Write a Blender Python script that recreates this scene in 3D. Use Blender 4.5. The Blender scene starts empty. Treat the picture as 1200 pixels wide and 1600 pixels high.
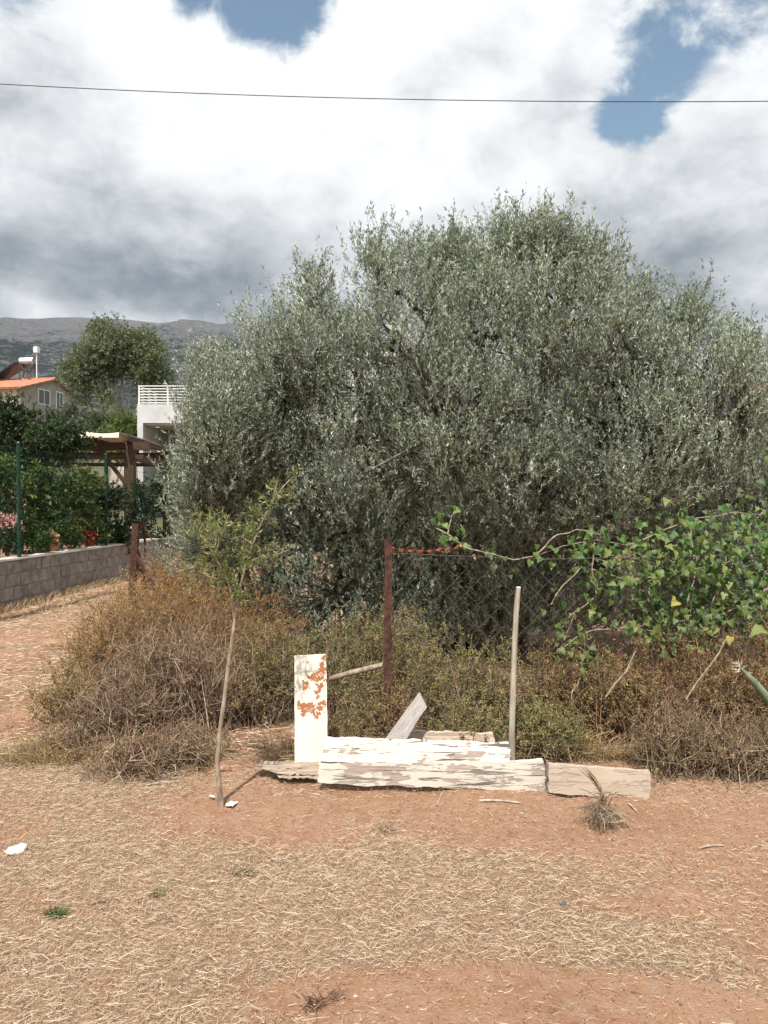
import bpy, math, random
import numpy as np
from mathutils import Vector, Matrix

R = math.radians
rng = np.random.default_rng(11)
random.seed(11)
S = bpy.context.scene
COL = S.collection

# ---------------------------------------------------------------- camera
CAMZ, HOR, F = 1.6, 780.0, 1200.0
cam = bpy.data.cameras.new('camera')
cam.sensor_fit = 'HORIZONTAL'
cam.sensor_width = 26.0
cam.lens = 26.0
cam.clip_start = 0.05
cam.clip_end = 9000
camo = bpy.data.objects.new('camera', cam)
camo.location = (0, 0, CAMZ)
camo.rotation_euler = (R(90) - math.atan(20 / F), 0, 0)
COL.objects.link(camo)
S.camera = camo

# ---------------------------------------------------------------- light
SUN_EL, SUN_AZ = R(60), R(-168.5)      # azimuth clockwise from +Y: behind the camera, to its left
sd = Vector((math.sin(SUN_AZ) * math.cos(SUN_EL), math.cos(SUN_AZ) * math.cos(SUN_EL), math.sin(SUN_EL)))
sun = bpy.data.lights.new('sun', 'SUN')
sun.energy = 4.6
sun.angle = R(0.6)
sun.color = (1.0, 0.95, 0.87)
suno = bpy.data.objects.new('sun', sun)
suno.rotation_euler = (-sd).to_track_quat('-Z', 'Y').to_euler()
COL.objects.link(suno)

S.view_settings.view_transform = 'Standard'
S.view_settings.look = 'None'
S.view_settings.exposure = 0.5
S.view_settings.gamma = 1
S.view_settings.use_curve_mapping = False
S.cycles.max_bounces = 5
S.cycles.diffuse_bounces = 2
S.cycles.adaptive_threshold = 0.02
S.cycles.transmission_bounces = 4
S.cycles.transparent_max_bounces = 6


class NT:
    """small wrapper for building node graphs"""
    def __init__(self, tree):
        self.t = tree
        tree.nodes.clear()

    def n(self, typ, **kw):
        nd = self.t.nodes.new(typ)
        for k, v in kw.items():
            setattr(nd, k, v)
        return nd

    def put(self, sock, v):
        if isinstance(v, bpy.types.NodeSocket):
            self.t.links.new(v, sock)
        elif v is not None:
            if sock.type == 'RGBA' and not isinstance(v, (int, float)) and len(v) == 3:
                v = (*v, 1)
            sock.default_value = v

    def m(self, op, a, b=None, c=None, clamp=False):
        nd = self.n('ShaderNodeMath', operation=op, use_clamp=clamp)
        self.put(nd.inputs[0], a)
        if b is not None: self.put(nd.inputs[1], b)
        if c is not None: self.put(nd.inputs[2], c)
        return nd.outputs[0]

    def vm(self, op, a, b=None, out=0):
        nd = self.n('ShaderNodeVectorMath', operation=op)
        self.put(nd.inputs[0], a)
        if b is not None: self.put(nd.inputs[1], b)
        return nd.outputs[out]

    def noise(self, vec, scale=5, detail=4, rough=0.5, dist=0.0, col=False):
        nd = self.n('ShaderNodeTexNoise')
        self.put(nd.inputs['Vector'], vec)
        nd.inputs['Scale'].default_value = scale
        nd.inputs['Detail'].default_value = detail
        nd.inputs['Roughness'].default_value = rough
        nd.inputs['Distortion'].default_value = dist
        return nd.outputs[1 if col else 0]

    def ss(self, v, a, b, lo=0.0, hi=1.0):
        nd = self.n('ShaderNodeMapRange', interpolation_type='SMOOTHSTEP')
        self.put(nd.inputs[0], v)
        for i, x in enumerate((a, b, lo, hi)):
            self.put(nd.inputs[i + 1], x)
        return nd.outputs[0]

    def mix(self, f, a, b, blend='MIX'):
        nd = self.n('ShaderNodeMix', data_type='RGBA', blend_type=blend)
        self.put(nd.inputs[0], f)
        self.put(nd.inputs[6], a)
        self.put(nd.inputs[7], b)
        return nd.outputs[2]

    def coord(self, which='Object'):
        return self.n('ShaderNodeTexCoord').outputs[which]

    def scale(self, v, s):
        return self.vm('MULTIPLY', v, s)

    def bump(self, h, strength=0.3, dist=0.01):
        nd = self.n('ShaderNodeBump')
        nd.inputs['Strength'].default_value = strength
        nd.inputs['Distance'].default_value = dist
        self.put(nd.inputs['Height'], h)
        return nd.outputs[0]


def px_dir(px, py):
    v = Vector(((px - 600) / F, 1.0, -(py - HOR) / F))
    return v.normalized()


# ---------------------------------------------------------------- sky
W = bpy.data.worlds.new('World')
S.world = W
W.use_nodes = True
W.cycles.sampling_method = 'MANUAL'
W.cycles.sample_map_resolution = 256
g = NT(W.node_tree)
sky = g.n('ShaderNodeTexSky', sky_type='NISHITA')
sky.sun_disc = False
sky.sun_elevation = SUN_EL
sky.sun_rotation = SUN_AZ
sky.air_density = 1.0
sky.dust_density = 0.6
sky.ozone_density = 1.5
d = g.coord('Generated')
sep = g.n('ShaderNodeSeparateXYZ')
g.put(sep.inputs[0], d)
el = g.m('ARCSINE', sep.outputs[2])
dn = g.scale(d, (1, 1, 1.5))
n_big = g.noise(g.vm('ADD', dn, (3.1, 0.4, 1.7)), 3.2, 7, 0.56, 0.25)
n_up = g.noise(g.vm('ADD', dn, (3.09, 0.4, 1.775)), 3.2, 5, 0.56, 0.25)
n_mid = g.noise(g.vm('ADD', dn, (7.3, 2.2, 0.3)), 5.0, 6, 0.58, 0.5)
n_fine = g.noise(g.vm('ADD', dn, (1.3, 5.2, 4.3)), 13, 6, 0.62, 0.4)


def blob(px, py, s):
    return g.m('EXPONENT', g.m('MULTIPLY', g.m('SUBTRACT', 1.0, g.vm('DOT_PRODUCT', d, tuple(px_dir(px, py)), out=1)), -1.0 / s))


def add(*a):
    r = a[0]
    for x in a[1:]:
        r = g.m('ADD', r, x)
    return r


dens = add(n_big, g.m('MULTIPLY', g.m('SUBTRACT', n_fine, 0.5), 0.42),
           g.m('MULTIPLY', g.ss(el, 0.40, 0.58), -0.13),
           g.m('MULTIPLY', g.ss(el, 0.02, 0.30), 0.02), 0.14)
for (px, py, s, k) in ((360, 10, 0.005, -0.26), (480, 70, 0.0016, -0.12), (985, 190, 0.0014, -0.30), (1060, 110, 0.0016, -0.13), (1100, 40, 0.003, -0.05), (440, 20, 0.002, -.1), (270, 30, .001, -.08),
                       (700, 150, 0.03, 0.16), (150, 200, 0.02, 0.14), (190, 20, 0.0015, 0.2), (840, 60, 0.003, 0.14), (900, 300, 0.008, 0.15),
                       (1180, 240, 0.006, 0.22), (1190, 420, 0.01, 0.2)):
    dens = add(dens, g.m('MULTIPLY', blob(px, py, s), k))
cover = g.ss(dens, 0.44, 0.59)
# shading of the cloud bank: grey flat bases low down, bright heaped tops above
lum = add(g.ss(el, 0.22, 0.42), g.m('MULTIPLY', g.m('SUBTRACT', n_mid, 0.5), 1.25), g.m('MULTIPLY', g.m('SUBTRACT', n_fine, 0.5), 0.9),
          g.m('MULTIPLY', g.ss(el, 0.26, 0.17), 0.55), g.m('MULTIPLY', g.m('SUBTRACT', n_big, n_up), 2.2))
for (px, py, s, k) in ((150, 400, 0.02, -0.24), (480, 400, 0.008, -0.20), (60, 488, 0.0012, 0.45), (200, 492, 0.0008, 0.3), (1130, 370, 0.012, -0.42), (900, 300, 0.008, -0.2), (620, 170, 0.03, 0.25), (300, 230, 0.02, .15), (60, 160, 0.005, -0.35), (130, 180, 0.003, -.25), (1000, 300, .006, -.1), (1170, 430, .0012, .55),
                       (740, 250, 0.004, -0.25)):
    lum = add(lum, g.m('MULTIPLY', blob(px, py, s), k))
lumc = g.ss(lum, -0.50, 1.25)
cloud = g.mix(lumc, (1.5, 1.8, 2.15), (7.5, 7.65, 7.8))
skyc = g.mix(1.0, sky.outputs[0], (1.35, 1.32, 1.10), 'MULTIPLY')
colr = g.mix(cover, skyc, cloud)
bg = g.n('ShaderNodeBackground')
g.put(bg.inputs[0], colr)
bg.inputs[1].default_value = 0.1
wo = g.n('ShaderNodeOutputWorld')
g.put(wo.inputs[0], bg.outputs[0])


# ================================================================ helpers
def P(px, py, Y):
    """point seen at photo pixel (px,py), Y metres in front of the camera"""
    return np.array(((px - 600) / F * Y, Y, CAMZ - (py - HOR) / F * Y))


def tag(o, label=None, cat=None, group=None, kind=None):
    if label: o['label'] = label
    if cat: o['category'] = cat
    if group: o['group'] = group
    if kind: o['kind'] = kind
    return o


def empty(name, loc=(0, 0, 0), rz=0.0):
    o = bpy.data.objects.new(name, None)
    o.location = loc
    o.rotation_euler = (0, 0, rz)
    o.empty_display_size = 0.2
    COL.objects.link(o)
    return o


def np_mesh(name, verts, faces, mat=None, col=None, smooth=False):
    """faces: list of int arrays (n,3) or (n,4)"""
    me = bpy.data.meshes.new(name)
    verts = np.asarray(verts, dtype=np.float32)
    me.vertices.add(len(verts))
    me.vertices.foreach_set('co', verts.ravel())
    faces = [np.asarray(f, dtype=np.int32) for f in faces if len(f)]
    nl = sum(f.size for f in faces)
    npoly = sum(len(f) for f in faces)
    me.loops.add(nl)
    me.polygons.add(npoly)
    me.loops.foreach_set('vertex_index', np.concatenate([f.ravel() for f in faces]))
    tot = np.concatenate([np.full(len(f), f.shape[1], np.int32) for f in faces])
    st = np.concatenate(([0], np.cumsum(tot)[:-1])).astype(np.int32)
    me.polygons.foreach_set('loop_start', st)
    me.polygons.foreach_set('loop_total', tot)
    me.polygons.foreach_set('use_smooth', np.full(npoly, bool(smooth)))
    if col is not None:
        at = me.attributes.new('col', 'FLOAT_COLOR', 'POINT')
        c = np.ones((len(verts), 4), np.float32)
        c[:, :3] = col
        at.data.foreach_set('color', c.ravel())
    me.update()
    me.validate()
    if mat: me.materials.append(mat)
    return me


def link(name, me, parent=None, loc=(0, 0, 0), rot=(0, 0, 0)):
    o = bpy.data.objects.new(name, me)
    o.location = loc
    o.rotation_euler = rot
    o.parent = parent
    COL.objects.link(o)
    return o


class MB:
    """collects vertices and faces of ONE mesh"""
    def __init__(self):
        self.v, self.f3, self.f4, self.c = [], [], [], []
        self.n = 0

    def add(self, v, f, col=None):
        v = np.asarray(v, float).reshape(-1, 3)
        for q in ([f] if not isinstance(f, list) else f):
            q = np.asarray(q, int)
            if q.size == 0: continue
            (self.f4 if q.shape[1] == 4 else self.f3).append(q + self.n)
        self.v.append(v)
        c = np.ones((len(v), 3)) * 0.5
        if col is not None: c[:] = col
        self.c.append(c)
        self.n += len(v)
        return self

    def box(self, lo, hi, M=None):
        lo, hi = np.array(lo, float), np.array(hi, float)
        v = np.array([[(lo, hi)[i][0], (lo, hi)[j][1], (lo, hi)[k][2]] for i in (0, 1) for j in (0, 1) for k in (0, 1)])
        if M is not None: v = v @ np.array(M.to_3x3()).T + np.array(M.translation)
        f = [[0, 1, 3, 2], [4, 6, 7, 5], [0, 4, 5, 1], [2, 3, 7, 6], [0, 2, 6, 4], [1, 5, 7, 3]]
        return self.add(v, np.array(f))

    def bar(self, a, b, w, h=None, up=(0, 0, 1)):
        """square bar from a to b"""
        a, b = Vector(a), Vector(b)
        h = h or w
        ax = (b - a).normalized()
        up = Vector(up)
        if abs(ax.dot(up)) > 0.98: up = Vector((0, 1, 0))
        s = ax.cross(up).normalized()
        t = s.cross(ax)
        v = []
        for p in (a, b):
            for x, y in ((-1, -1), (1, -1), (1, 1), (-1, 1)):
                v.append(p + s * x * w / 2 + t * y * h / 2)
        return self.add([tuple(q) for q in v], np.array([[0, 1, 2, 3], [7, 6, 5, 4], [0, 4, 5, 1], [1, 5, 6, 2], [2, 6, 7, 3], [3, 7, 4, 0]]))

    def tube(self, pts, rad, sides=6, col=None):
        v, f = tube_np(np.asarray(pts, float)[None], np.broadcast_to(np.asarray(rad, float), (len(pts),))[None], sides)
        return self.add(v, f, col)

    def lathe(self, prof, sides=16, c=(0, 0, 0)):
        prof = np.array(prof, float)
        a = np.linspace(0, 2 * np.pi, sides, endpoint=False)
        v = np.stack([prof[:, None, 0] * np.cos(a) + c[0], prof[:, None, 0] * np.sin(a) + c[1], np.broadcast_to(prof[:, None, 1], (len(prof), sides)) + c[2]], -1).reshape(-1, 3)
        q = []
        for i in range(len(prof) - 1):
            for j in range(sides):
                k = (j + 1) % sides
                q.append([i * sides + j, i * sides + k, (i + 1) * sides + k, (i + 1) * sides + j])
        return self.add(v, np.array(q))

    def build(self, name, mat, parent=None, loc=(0, 0, 0), rot=(0, 0, 0), smooth=False, bevel=0.0, color=False):
        fs = []
        if self.f3: fs.append(np.concatenate(self.f3))
        if self.f4: fs.append(np.concatenate(self.f4))
        me = np_mesh(name, np.concatenate(self.v), fs, mat, np.concatenate(self.c) if color else None, smooth)
        o = link(name, me, parent, loc, rot)
        if bevel:
            m = o.modifiers.new('bevel', 'BEVEL')
            m.width = bevel
            m.segments = 2
            m.limit_method = 'ANGLE'
        return o


def tube_np(paths, rad, sides=5):
    """paths (N,K,3), rad (N,K) -> verts, [quads]"""
    N, K, _ = paths.shape
    t = np.gradient(paths, axis=1)
    t /= np.linalg.norm(t, axis=2, keepdims=True) + 1e-9
    ref = np.where(np.abs(t[..., 2:3]) > 0.9, np.array([1.0, 0, 0]), np.array([0, 0, 1.0]))
    s = np.cross(t, ref)
    s /= np.linalg.norm(s, axis=2, keepdims=True) + 1e-9
    u = np.cross(s, t)
    a = np.linspace(0, 2 * np.pi, sides, endpoint=False)
    v = paths[:, :, None] + rad[:, :, None, None] * (np.cos(a)[None, None, :, None] * s[:, :, None] + np.sin(a)[None, None, :, None] * u[:, :, None])
    v = v.reshape(-1, 3)
    i = np.arange(N)[:, None, None] * K * sides
    k = np.arange(K - 1)[None, :, None] * sides
    j = np.arange(sides)[None, None, :]
    j2 = (j + 1) % sides
    q = np.stack([i + k + j, i + k + j2, i + k + sides + j2, i + k + sides + j], -1).reshape(-1, 4)
    return v, q


def bez(a, b, c, K=6):
    t = np.linspace(0, 1, K)[None, :, None]
    a, b, c = (np.asarray(x, float).reshape(-1, 1, 3) for x in (a, b, c))
    return (1 - t) ** 2 * a + 2 * t * (1 - t) * b + t ** 2 * c


def unit(v):
    return v / (np.linalg.norm(v, axis=-1, keepdims=True) + 1e-9)


def rand_dir(n):
    return unit(rng.normal(size=(n, 3)))


def leaf_np(pos, axis, length, width, fold=0.25, curl=0.1):
    """lance-shaped leaves: 4 verts, one creased quad each"""
    n = len(pos)
    side = unit(np.cross(axis, rand_dir(n)))
    nor = np.cross(side, axis)
    L = np.broadcast_to(np.asarray(length, float).reshape(-1, 1), (n, 1))
    Wd = np.broadcast_to(np.asarray(width, float).reshape(-1, 1), (n, 1))
    mid = pos + axis * L * 0.48
    v = np.stack([pos, mid + side * Wd / 2 + nor * Wd * fold, pos + axis * L - nor * L * curl, mid - side * Wd / 2 + nor * Wd * fold], 1).reshape(-1, 3)
    q = np.arange(n * 4).reshape(-1, 4)
    return v, q


def vnoise(x, y, seed=0):
    """cheap smooth value noise in -1..1"""
    r = np.random.default_rng(seed)
    tab = r.uniform(-1, 1, (64, 64))
    xi, yi = np.floor(x).astype(int), np.floor(y).astype(int)
    fx, fy = x - xi, y - yi
    fx, fy = fx * fx * (3 - 2 * fx), fy * fy * (3 - 2 * fy)
    a, b = tab[xi % 64, yi % 64], tab[(xi + 1) % 64, yi % 64]
    c, e = tab[xi % 64, (yi + 1) % 64], tab[(xi + 1) % 64, (yi + 1) % 64]
    return (a * (1 - fx) + b * fx) * (1 - fy) + (c * (1 - fx) + e * fx) * fy


def fbm(x, y, seed=0, oct=4):
    s, a = 0, 1.0
    for o in range(oct):
        s = s + a * vnoise(x * 2 ** o + 17.3 * o, y * 2 ** o + 5.1 * o, seed + o)
        a *= 0.5
    return s / 1.8


# ================================================================ materials
def mat(name):
    m = bpy.data.materials.new(name)
    m.use_nodes = True
    return m, NT(m.node_tree)


def finish(g, color, rough=0.7, normal=None, spec=0.3, metal=0.0, trans=0.0):
    b = g.n('ShaderNodeBsdfPrincipled')
    g.put(b.inputs['Base Color'], color)
    g.put(b.inputs['Roughness'], rough)
    b.inputs['Specular IOR Level'].default_value = spec
    b.inputs['Metallic'].default_value = metal
    if normal is not None: g.put(b.inputs['Normal'], normal)
    sh = b.outputs[0]
    if trans:
        t = g.n('ShaderNodeBsdfTranslucent')
        g.put(t.inputs[0], color)
        mx = g.n('ShaderNodeMixShader')
        mx.inputs[0].default_value = trans
        g.put(mx.inputs[1], sh)
        g.put(mx.inputs[2], t.outputs[0])
        sh = mx.outputs[0]
    o = g.n('ShaderNodeOutputMaterial')
    g.put(o.inputs[0], sh)


def leaf_mat(name, rough=0.5, trans=0.25, spec=0.35):
    m, g = mat(name)
    a = g.n('ShaderNodeAttribute', attribute_name='col')
    finish(g, a.outputs[0], rough, spec=spec, trans=trans)
    return m


def noisy_mat(name, c1, c2, scale=8, rough=0.75, bump=0.3, dist=0.01, stretch=(1, 1, 1), spec=0.25, rnd=0.0, lo=0.35, hi=0.65, metal=0.0, detail=6):
    m, g = mat(name)
    co = g.scale(g.coord(), stretch)
    if rnd:
        oi = g.n('ShaderNodeObjectInfo')
        co = g.vm('ADD', co, g.vm('MULTIPLY', g.n('ShaderNodeCombineXYZ').outputs[0], (1, 1, 1)))
        comb = g.n('ShaderNodeCombineXYZ')
        g.put(comb.inputs[0], g.m('MULTIPLY', oi.outputs['Random'], 37.0))
        co = g.vm('ADD', g.scale(g.coord(), stretch), comb.outputs[0])
    n = g.noise(co, scale, detail, 0.6)
    c = g.mix(g.ss(n, lo, hi), c1, c2)
    if rnd:
        c = g.mix(1.0, c, g.mix(oi.outputs['Random'], (1 - rnd,) * 3, (1 + rnd,) * 3), 'MULTIPLY')
    n2 = g.noise(co, scale * 5, 4, 0.6)
    finish(g, c, rough, g.bump(g.m('ADD', n, g.m('MULTIPLY', n2, 0.5)), bump, dist), spec, metal)
    return m


M_olive = leaf_mat('olive_leaf', 0.5, 0.22, 0.4)
M_leaf = leaf_mat('green_leaf', 0.5, 0.3, 0.35)
M_dry = leaf_mat('dry_leaf', 0.8, 0.25, 0.1)
M_straw = leaf_mat('straw', 0.65, 0.2, 0.25)
M_twig = leaf_mat('twig', 0.85, 0.0, 0.1)
M_bark = noisy_mat('olive_bark', (0.09, 0.08, 0.065), (0.22, 0.20, 0.17), 14, 0.9, 0.6, 0.02, (1, 1, 0.3))
M_palebark = noisy_mat('pale_bark', (0.38, 0.34, 0.28), (0.60, 0.55, 0.48), 6, 0.85, 0.3, 0.02, (1, 1, 0.25))
M_sapbark = noisy_mat('sapling_bark', (0.19, 0.14, 0.10), (0.36, 0.29, 0.22), 40, 0.85, 0.4, 0.004, (1, 1, 0.4))
M_rust = noisy_mat('rusty_iron', (0.04, 0.022, 0.017), (0.105, 0.05, 0.036), 22, 0.88, 0.6, 0.004, metal=0.0, spec=0.2)
M_rustred = noisy_mat('orange_rust', (0.11, 0.035, 0.022), (0.25, 0.075, 0.04), 40, 0.85, 0.5, 0.004)
M_wire = noisy_mat('dull_wire', (0.06, 0.05, 0.042), (0.13, 0.115, 0.10), 30, 0.6, 0.1, 0.001, metal=0.3)
M_block = noisy_mat('concrete_block', (0.175, 0.157, 0.138), (0.30, 0.272, 0.243), 7, 0.95, 0.5, 0.008, rnd=0.09)
M_mortar = noisy_mat('mortar', (0.19, 0.172, 0.152), (0.27, 0.247, 0.22), 12, 0.95, 0.5, 0.008)
M_cap = noisy_mat('cap_mortar', (0.42, 0.39, 0.34), (0.60, 0.56, 0.50), 5, 0.95, 0.4, 0.01)
M_greenpaint = noisy_mat('green_paint', (0.008, 0.032, 0.022), (0.012, 0.05, 0.033), 10, 0.4, 0.05, 0.001)
M_pergola = noisy_mat('brown_timber', (0.045, 0.026, 0.017), (0.095, 0.055, 0.034), 10, 0.7, 0.3, 0.005, (1, 1, 5))
M_canvas = noisy_mat('cream_canvas', (0.66, 0.58, 0.46), (0.74, 0.66, 0.54), 4, 0.85, 0.1, 0.003)
M_white = noisy_mat('white_render', (0.45, 0.46, 0.47), (0.54, 0.545, 0.55), 2, 0.8, 0.1, 0.004)
M_recess_shade = noisy_mat('shaded_white_render', (0.16, 0.165, 0.17), (0.22, 0.225, 0.23), 2, 0.8, 0.1, 0.004)  # white render toned down to stand in for shade in the balcony recess
M_gable_shade = noisy_mat('shaded_gable_render', (0.30, 0.265, 0.225), (0.37, 0.33, 0.285), 1.2, 0.9, 0.15, 0.01)  # gable render, darkened so its colour carries the shade of that face
M_cream = noisy_mat('cream_render', (0.66, 0.55, 0.40), (0.74, 0.63, 0.48), 1.2, 0.9, 0.1, 0.01)
M_tile = noisy_mat('orange_roof_tile', (0.33, 0.135, 0.08), (0.47, 0.22, 0.135), 2.5, 0.85, 0.3, 0.02)
M_glass, g = mat('dark_glass')
finish(g, (0.03, 0.035, 0.04), 0.08, spec=0.6)
M_metal = noisy_mat('white_metal', (0.68, 0.68, 0.68), (0.78, 0.78, 0.78), 5, 0.4, 0.02, 0.001)
M_panel, g = mat('solar_panel')
finish(g, (0.02, 0.024, 0.035), 0.15, spec=0.6)
M_blue = noisy_mat('blue_plastic', (0.02, 0.055, 0.25), (0.03, 0.08, 0.33), 6, 0.45, 0.05, 0.002)
M_red = noisy_mat('red_plastic', (0.42, 0.025, 0.03), (0.55, 0.05, 0.05), 6, 0.45, 0.05, 0.002)
M_terra = noisy_mat('terracotta', (0.42, 0.17, 0.10), (0.55, 0.26, 0.17), 9, 0.9, 0.2, 0.004)
M_plastic = noisy_mat('white_plastic', (0.70, 0.70, 0.68), (0.78, 0.78, 0.76), 6, 0.45, 0.03, 0.001)
M_hose = noisy_mat('green_rubber', (0.02, 0.16, 0.08), (0.03, 0.24, 0.12), 8, 0.4, 0.03, 0.001)
M_cable, g = mat('black_cable')
finish(g, (0.03, 0.03, 0.033), 0.5)
M_paper = noisy_mat('scrap_paper', (0.66, 0.64, 0.58), (0.80, 0.79, 0.75), 30, 0.9, 0.4, 0.004)
M_stone = noisy_mat('pebble', (0.34, 0.25, 0.19), (0.60, 0.50, 0.41), 12, 0.9, 0.5, 0.006, rnd=0.2)
M_soilstone = noisy_mat('soil_clod', (0.26, 0.13, 0.085), (0.42, 0.23, 0.15), 20, 0.95, 0.6, 0.006)


def soil_material():
    m, g = mat('red_soil')
    co = g.coord()
    a = g.n('ShaderNodeAttribute', attribute_name='col').outputs[0]        # R: how much litter covers the soil
    sp = g.n('ShaderNodeSeparateColor')
    g.put(sp.inputs[0], a)
    n1 = g.noise(co, 1.3, 5, 0.6)
    n2 = g.noise(co, 14, 6, 0.65)
    n3 = g.noise(co, 90, 4, 0.7)
    soil = g.mix(g.ss(n1, 0.3, 0.7), (0.325, 0.170, 0.098), (0.415, 0.238, 0.145))
    soil = g.mix(g.ss(n2, 0.35, 0.75), soil, (0.42, 0.275, 0.19))
    soil = g.mix(g.m('MULTIPLY', g.ss(n3, 0.56, 0.72), 0.7), soil, (0.46, 0.33, 0.235))
    soil = g.mix(g.m('MULTIPLY', g.ss(n3, 0.42, 0.30), 0.6), soil, (0.17, 0.09, 0.055))
    fib = g.noise(g.scale(co, (1, 3.5, 1)), 55, 4, 0.7, 1.5)
    lit = g.mix(g.ss(fib, 0.35, 0.66), (0.19, 0.115, 0.072), (0.50, 0.365, 0.25))  # litter; its dark end stands in for shade between the straws
    f = g.ss(g.m('ADD', sp.outputs[0], g.m('MULTIPLY', g.m('SUBTRACT', n2, 0.5), 1.6)), 0.20, 0.95)
    c = g.mix(g.m('MULTIPLY', f, 0.85), soil, lit)
    sy = g.n('ShaderNodeSeparateXYZ')
    g.put(sy.inputs[0], co)
    c = g.mix(g.ss(g.m('ADD', sy.outputs[1], g.m('MULTIPLY', n1, 8.0)), 22, 32), c, g.mix(g.ss(n2, 0.3, 0.7), (0.075, 0.085, 0.045), (0.16, 0.145, 0.08)))
    h = g.m('ADD', g.m('ADD', g.m('MULTIPLY', n2, 1.2), g.m('MULTIPLY', n3, 0.7)), g.m('MULTIPLY', fib, 0.5))
    finish(g, c, 0.95, g.bump(h, 0.8, 0.025), 0.1)
    return m


M_soil = soil_material()

# ================================================================ the setting
WX = lambda y: -5.49 + (y - 10.97) * 0.0835      # the block wall's face line


def ground_z(x, y):
    z = 0.035 * fbm(x * 0.7 + 3, y * 0.7, 5, 3) + 0.018 * fbm(x * 4, y * 4, 9, 3)
    near = np.clip((14 - np.hypot(x, y - 4)) / 8, 0, 1)
    z = z + near * 0.010 * fbm(x * 15, y * 15, 21, 2)
    # low bank under the brush on the left, and a lip of soil along the boards
    z = z + 0.10 * np.exp(-(((x + 1.9) / 1.2) ** 2 + ((y - 6.3) / 1.6) ** 2))
    z = z + 0.05 * np.exp(-((y - 4.75) / 0.45) ** 2) * (x > -1.0) + 0.0
    dx = x - WX(y)
    # raised garden behind the wall
    gar = np.clip((-0.1 - dx) / 0.06, 0, 1) * np.clip((y - 6) / 1, 0, 1) * np.clip((40 - y) / 10, 0, 1) * np.clip((x + 30) / 10, 0, 1)
    z = z + 0.52 * gar
    # the land climbs towards the hill
    z = z + 0.075 * np.clip(y - 26, 0, 700)
    return z


LIT_BLOBS = [(-0.2, 2.9, 0.9, 0.55, 0.9), (0.35, 3.05, 0.8, 0.28, 0.7), (-1.3, 3.0, 0.7, 0.9, 0.75), (0.75, 2.72, 0.35, 0.18, 0.9), (-0.75, 2.45, 0.5, 0.2, 0.8),
             (1.0, 2.6, 0.4, 0.14, 0.8), (-3, 6.5, 1.3, 2.5, 0.6), (-4.5, 10, 1.0, 4, 0.5), (-1.6, 4.1, 0.8, 0.5, 0.7), (0.0, 3.4, 1.4, 0.25, 0.45), (1.2, 3.3, 0.7, 0.3, 0.3)]
BARE_BLOBS = [(0.75, 2.42, 0.7, 0.12, 0.5), (1.5, 3.2, 0.4, 0.6, 0.45), (0.2, 3.6, 0.9, 0.14, 0.35), (0.35, 2.48, 0.55, 0.16, 0.9), (0.30, 3.16, 0.22, 0.08, 0.7), (0.95, 3.02, 0.30, 0.10, 0.75), (-0.3, 2.42, 0.3, 0.1, 0.7), (-0.55, 3.85, 0.45, 0.22, 0.8),
              (0.3, 3.95, 1.2, 0.18, 0.6), (-0.95, 2.52, 0.18, 0.10, 0.7), (1.2, 3.7, 0.8, 0.3, 0.35), (-3.6, 8.3, 0.7, 1.6, 0.35), (1.1, 2.35, .3, .12, .5), (-1.75, 3.7, .12, .12, .6)]


def litter(x, y):
    v = 0.34 + 0.65 * fbm(x * 2.0, y * 3.0, 31, 5)
    for (a, b, sx, sy, k) in LIT_BLOBS:
        v = v + 0.6 * k * np.exp(-((x - a) / sx) ** 2 - ((y - b) / sy) ** 2)
    for (a, b, sx, sy, k) in BARE_BLOBS:
        v = v - 1.0 * k * np.exp(-((x - a) / sx) ** 2 - ((y - b) / sy) ** 2)
    return np.clip(v, 0, 1)


xs = np.unique(np.concatenate([np.arange(-7, 5, 0.058), -7 - np.geomspace(0.1, 3000, 34), 5 + np.geomspace(0.1, 3000, 34)]))
ys = np.unique(np.concatenate([np.concatenate([np.arange(1.2, 6, 0.045), np.arange(6, 15.5, 0.075)]), np.arange(15.5, 24, 0.25), 24 + np.geomspace(0.3, 4000, 40), 1.2 - np.geomspace(0.1, 60, 14)]))
X, Y = np.meshgrid(xs, ys)
Z = ground_z(X, Y)
nx, ny = len(xs), len(ys)
idx = np.arange(nx * ny).reshape(ny, nx)
q = np.stack([idx[:-1, :-1], idx[:-1, 1:], idx[1:, 1:], idx[1:, :-1]], -1).reshape(-1, 4)
lt = litter(X, Y).ravel()
gr = link('ground', np_mesh('ground', np.stack([X, Y, Z], -1).reshape(-1, 3), [q], M_soil, np.stack([lt, lt, lt], -1), True))
tag(gr, 'red-brown soil ground strewn with cut dry straw', kind='structure')

# ---- hill
hx = np.linspace(-3200, 3000, 190)
hy = np.linspace(0, 1, 46)
HX, HV = np.meshgrid(hx, hy)
ridge_px = np.array([-3000, -600, 0, 60, 130, 200, 270, 330, 420, 560, 750, 1000, 1200, 1500, 3000])
ridge_py = np.array([640, 525, 505, 500, 497, 500, 509, 512, 506, 520, 560, 610, 640, 660, 700])
Yr = 1700.0
rz = CAMZ + (HOR - np.interp(HX / Yr * F + 600, ridge_px, ridge_py)) / F * Yr
HY = 700 + (Yr - 700) * HV * 1.0
prof = np.clip(HV, 0, 1) ** 0.75
HZ = 45 + (rz - 45) * prof
rough = fbm(HX / 90, HY / 120, 41, 5)
HZ = HZ + rough * 46 * np.sin(np.pi * np.clip(HV, 0, 0.98)) + 5 * fbm(HX / 20, HY / 30, 51, 3) * np.clip(1.05 - HV, 0.1, 1)
hn = HX.shape
idx = np.arange(HX.size).reshape(hn)
q = np.stack([idx[:-1, :-1], idx[:-1, 1:], idx[1:, 1:], idx[1:, :-1]], -1).reshape(-1, 4)
m, g = mat('limestone_hillside')
co = g.coord()
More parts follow.
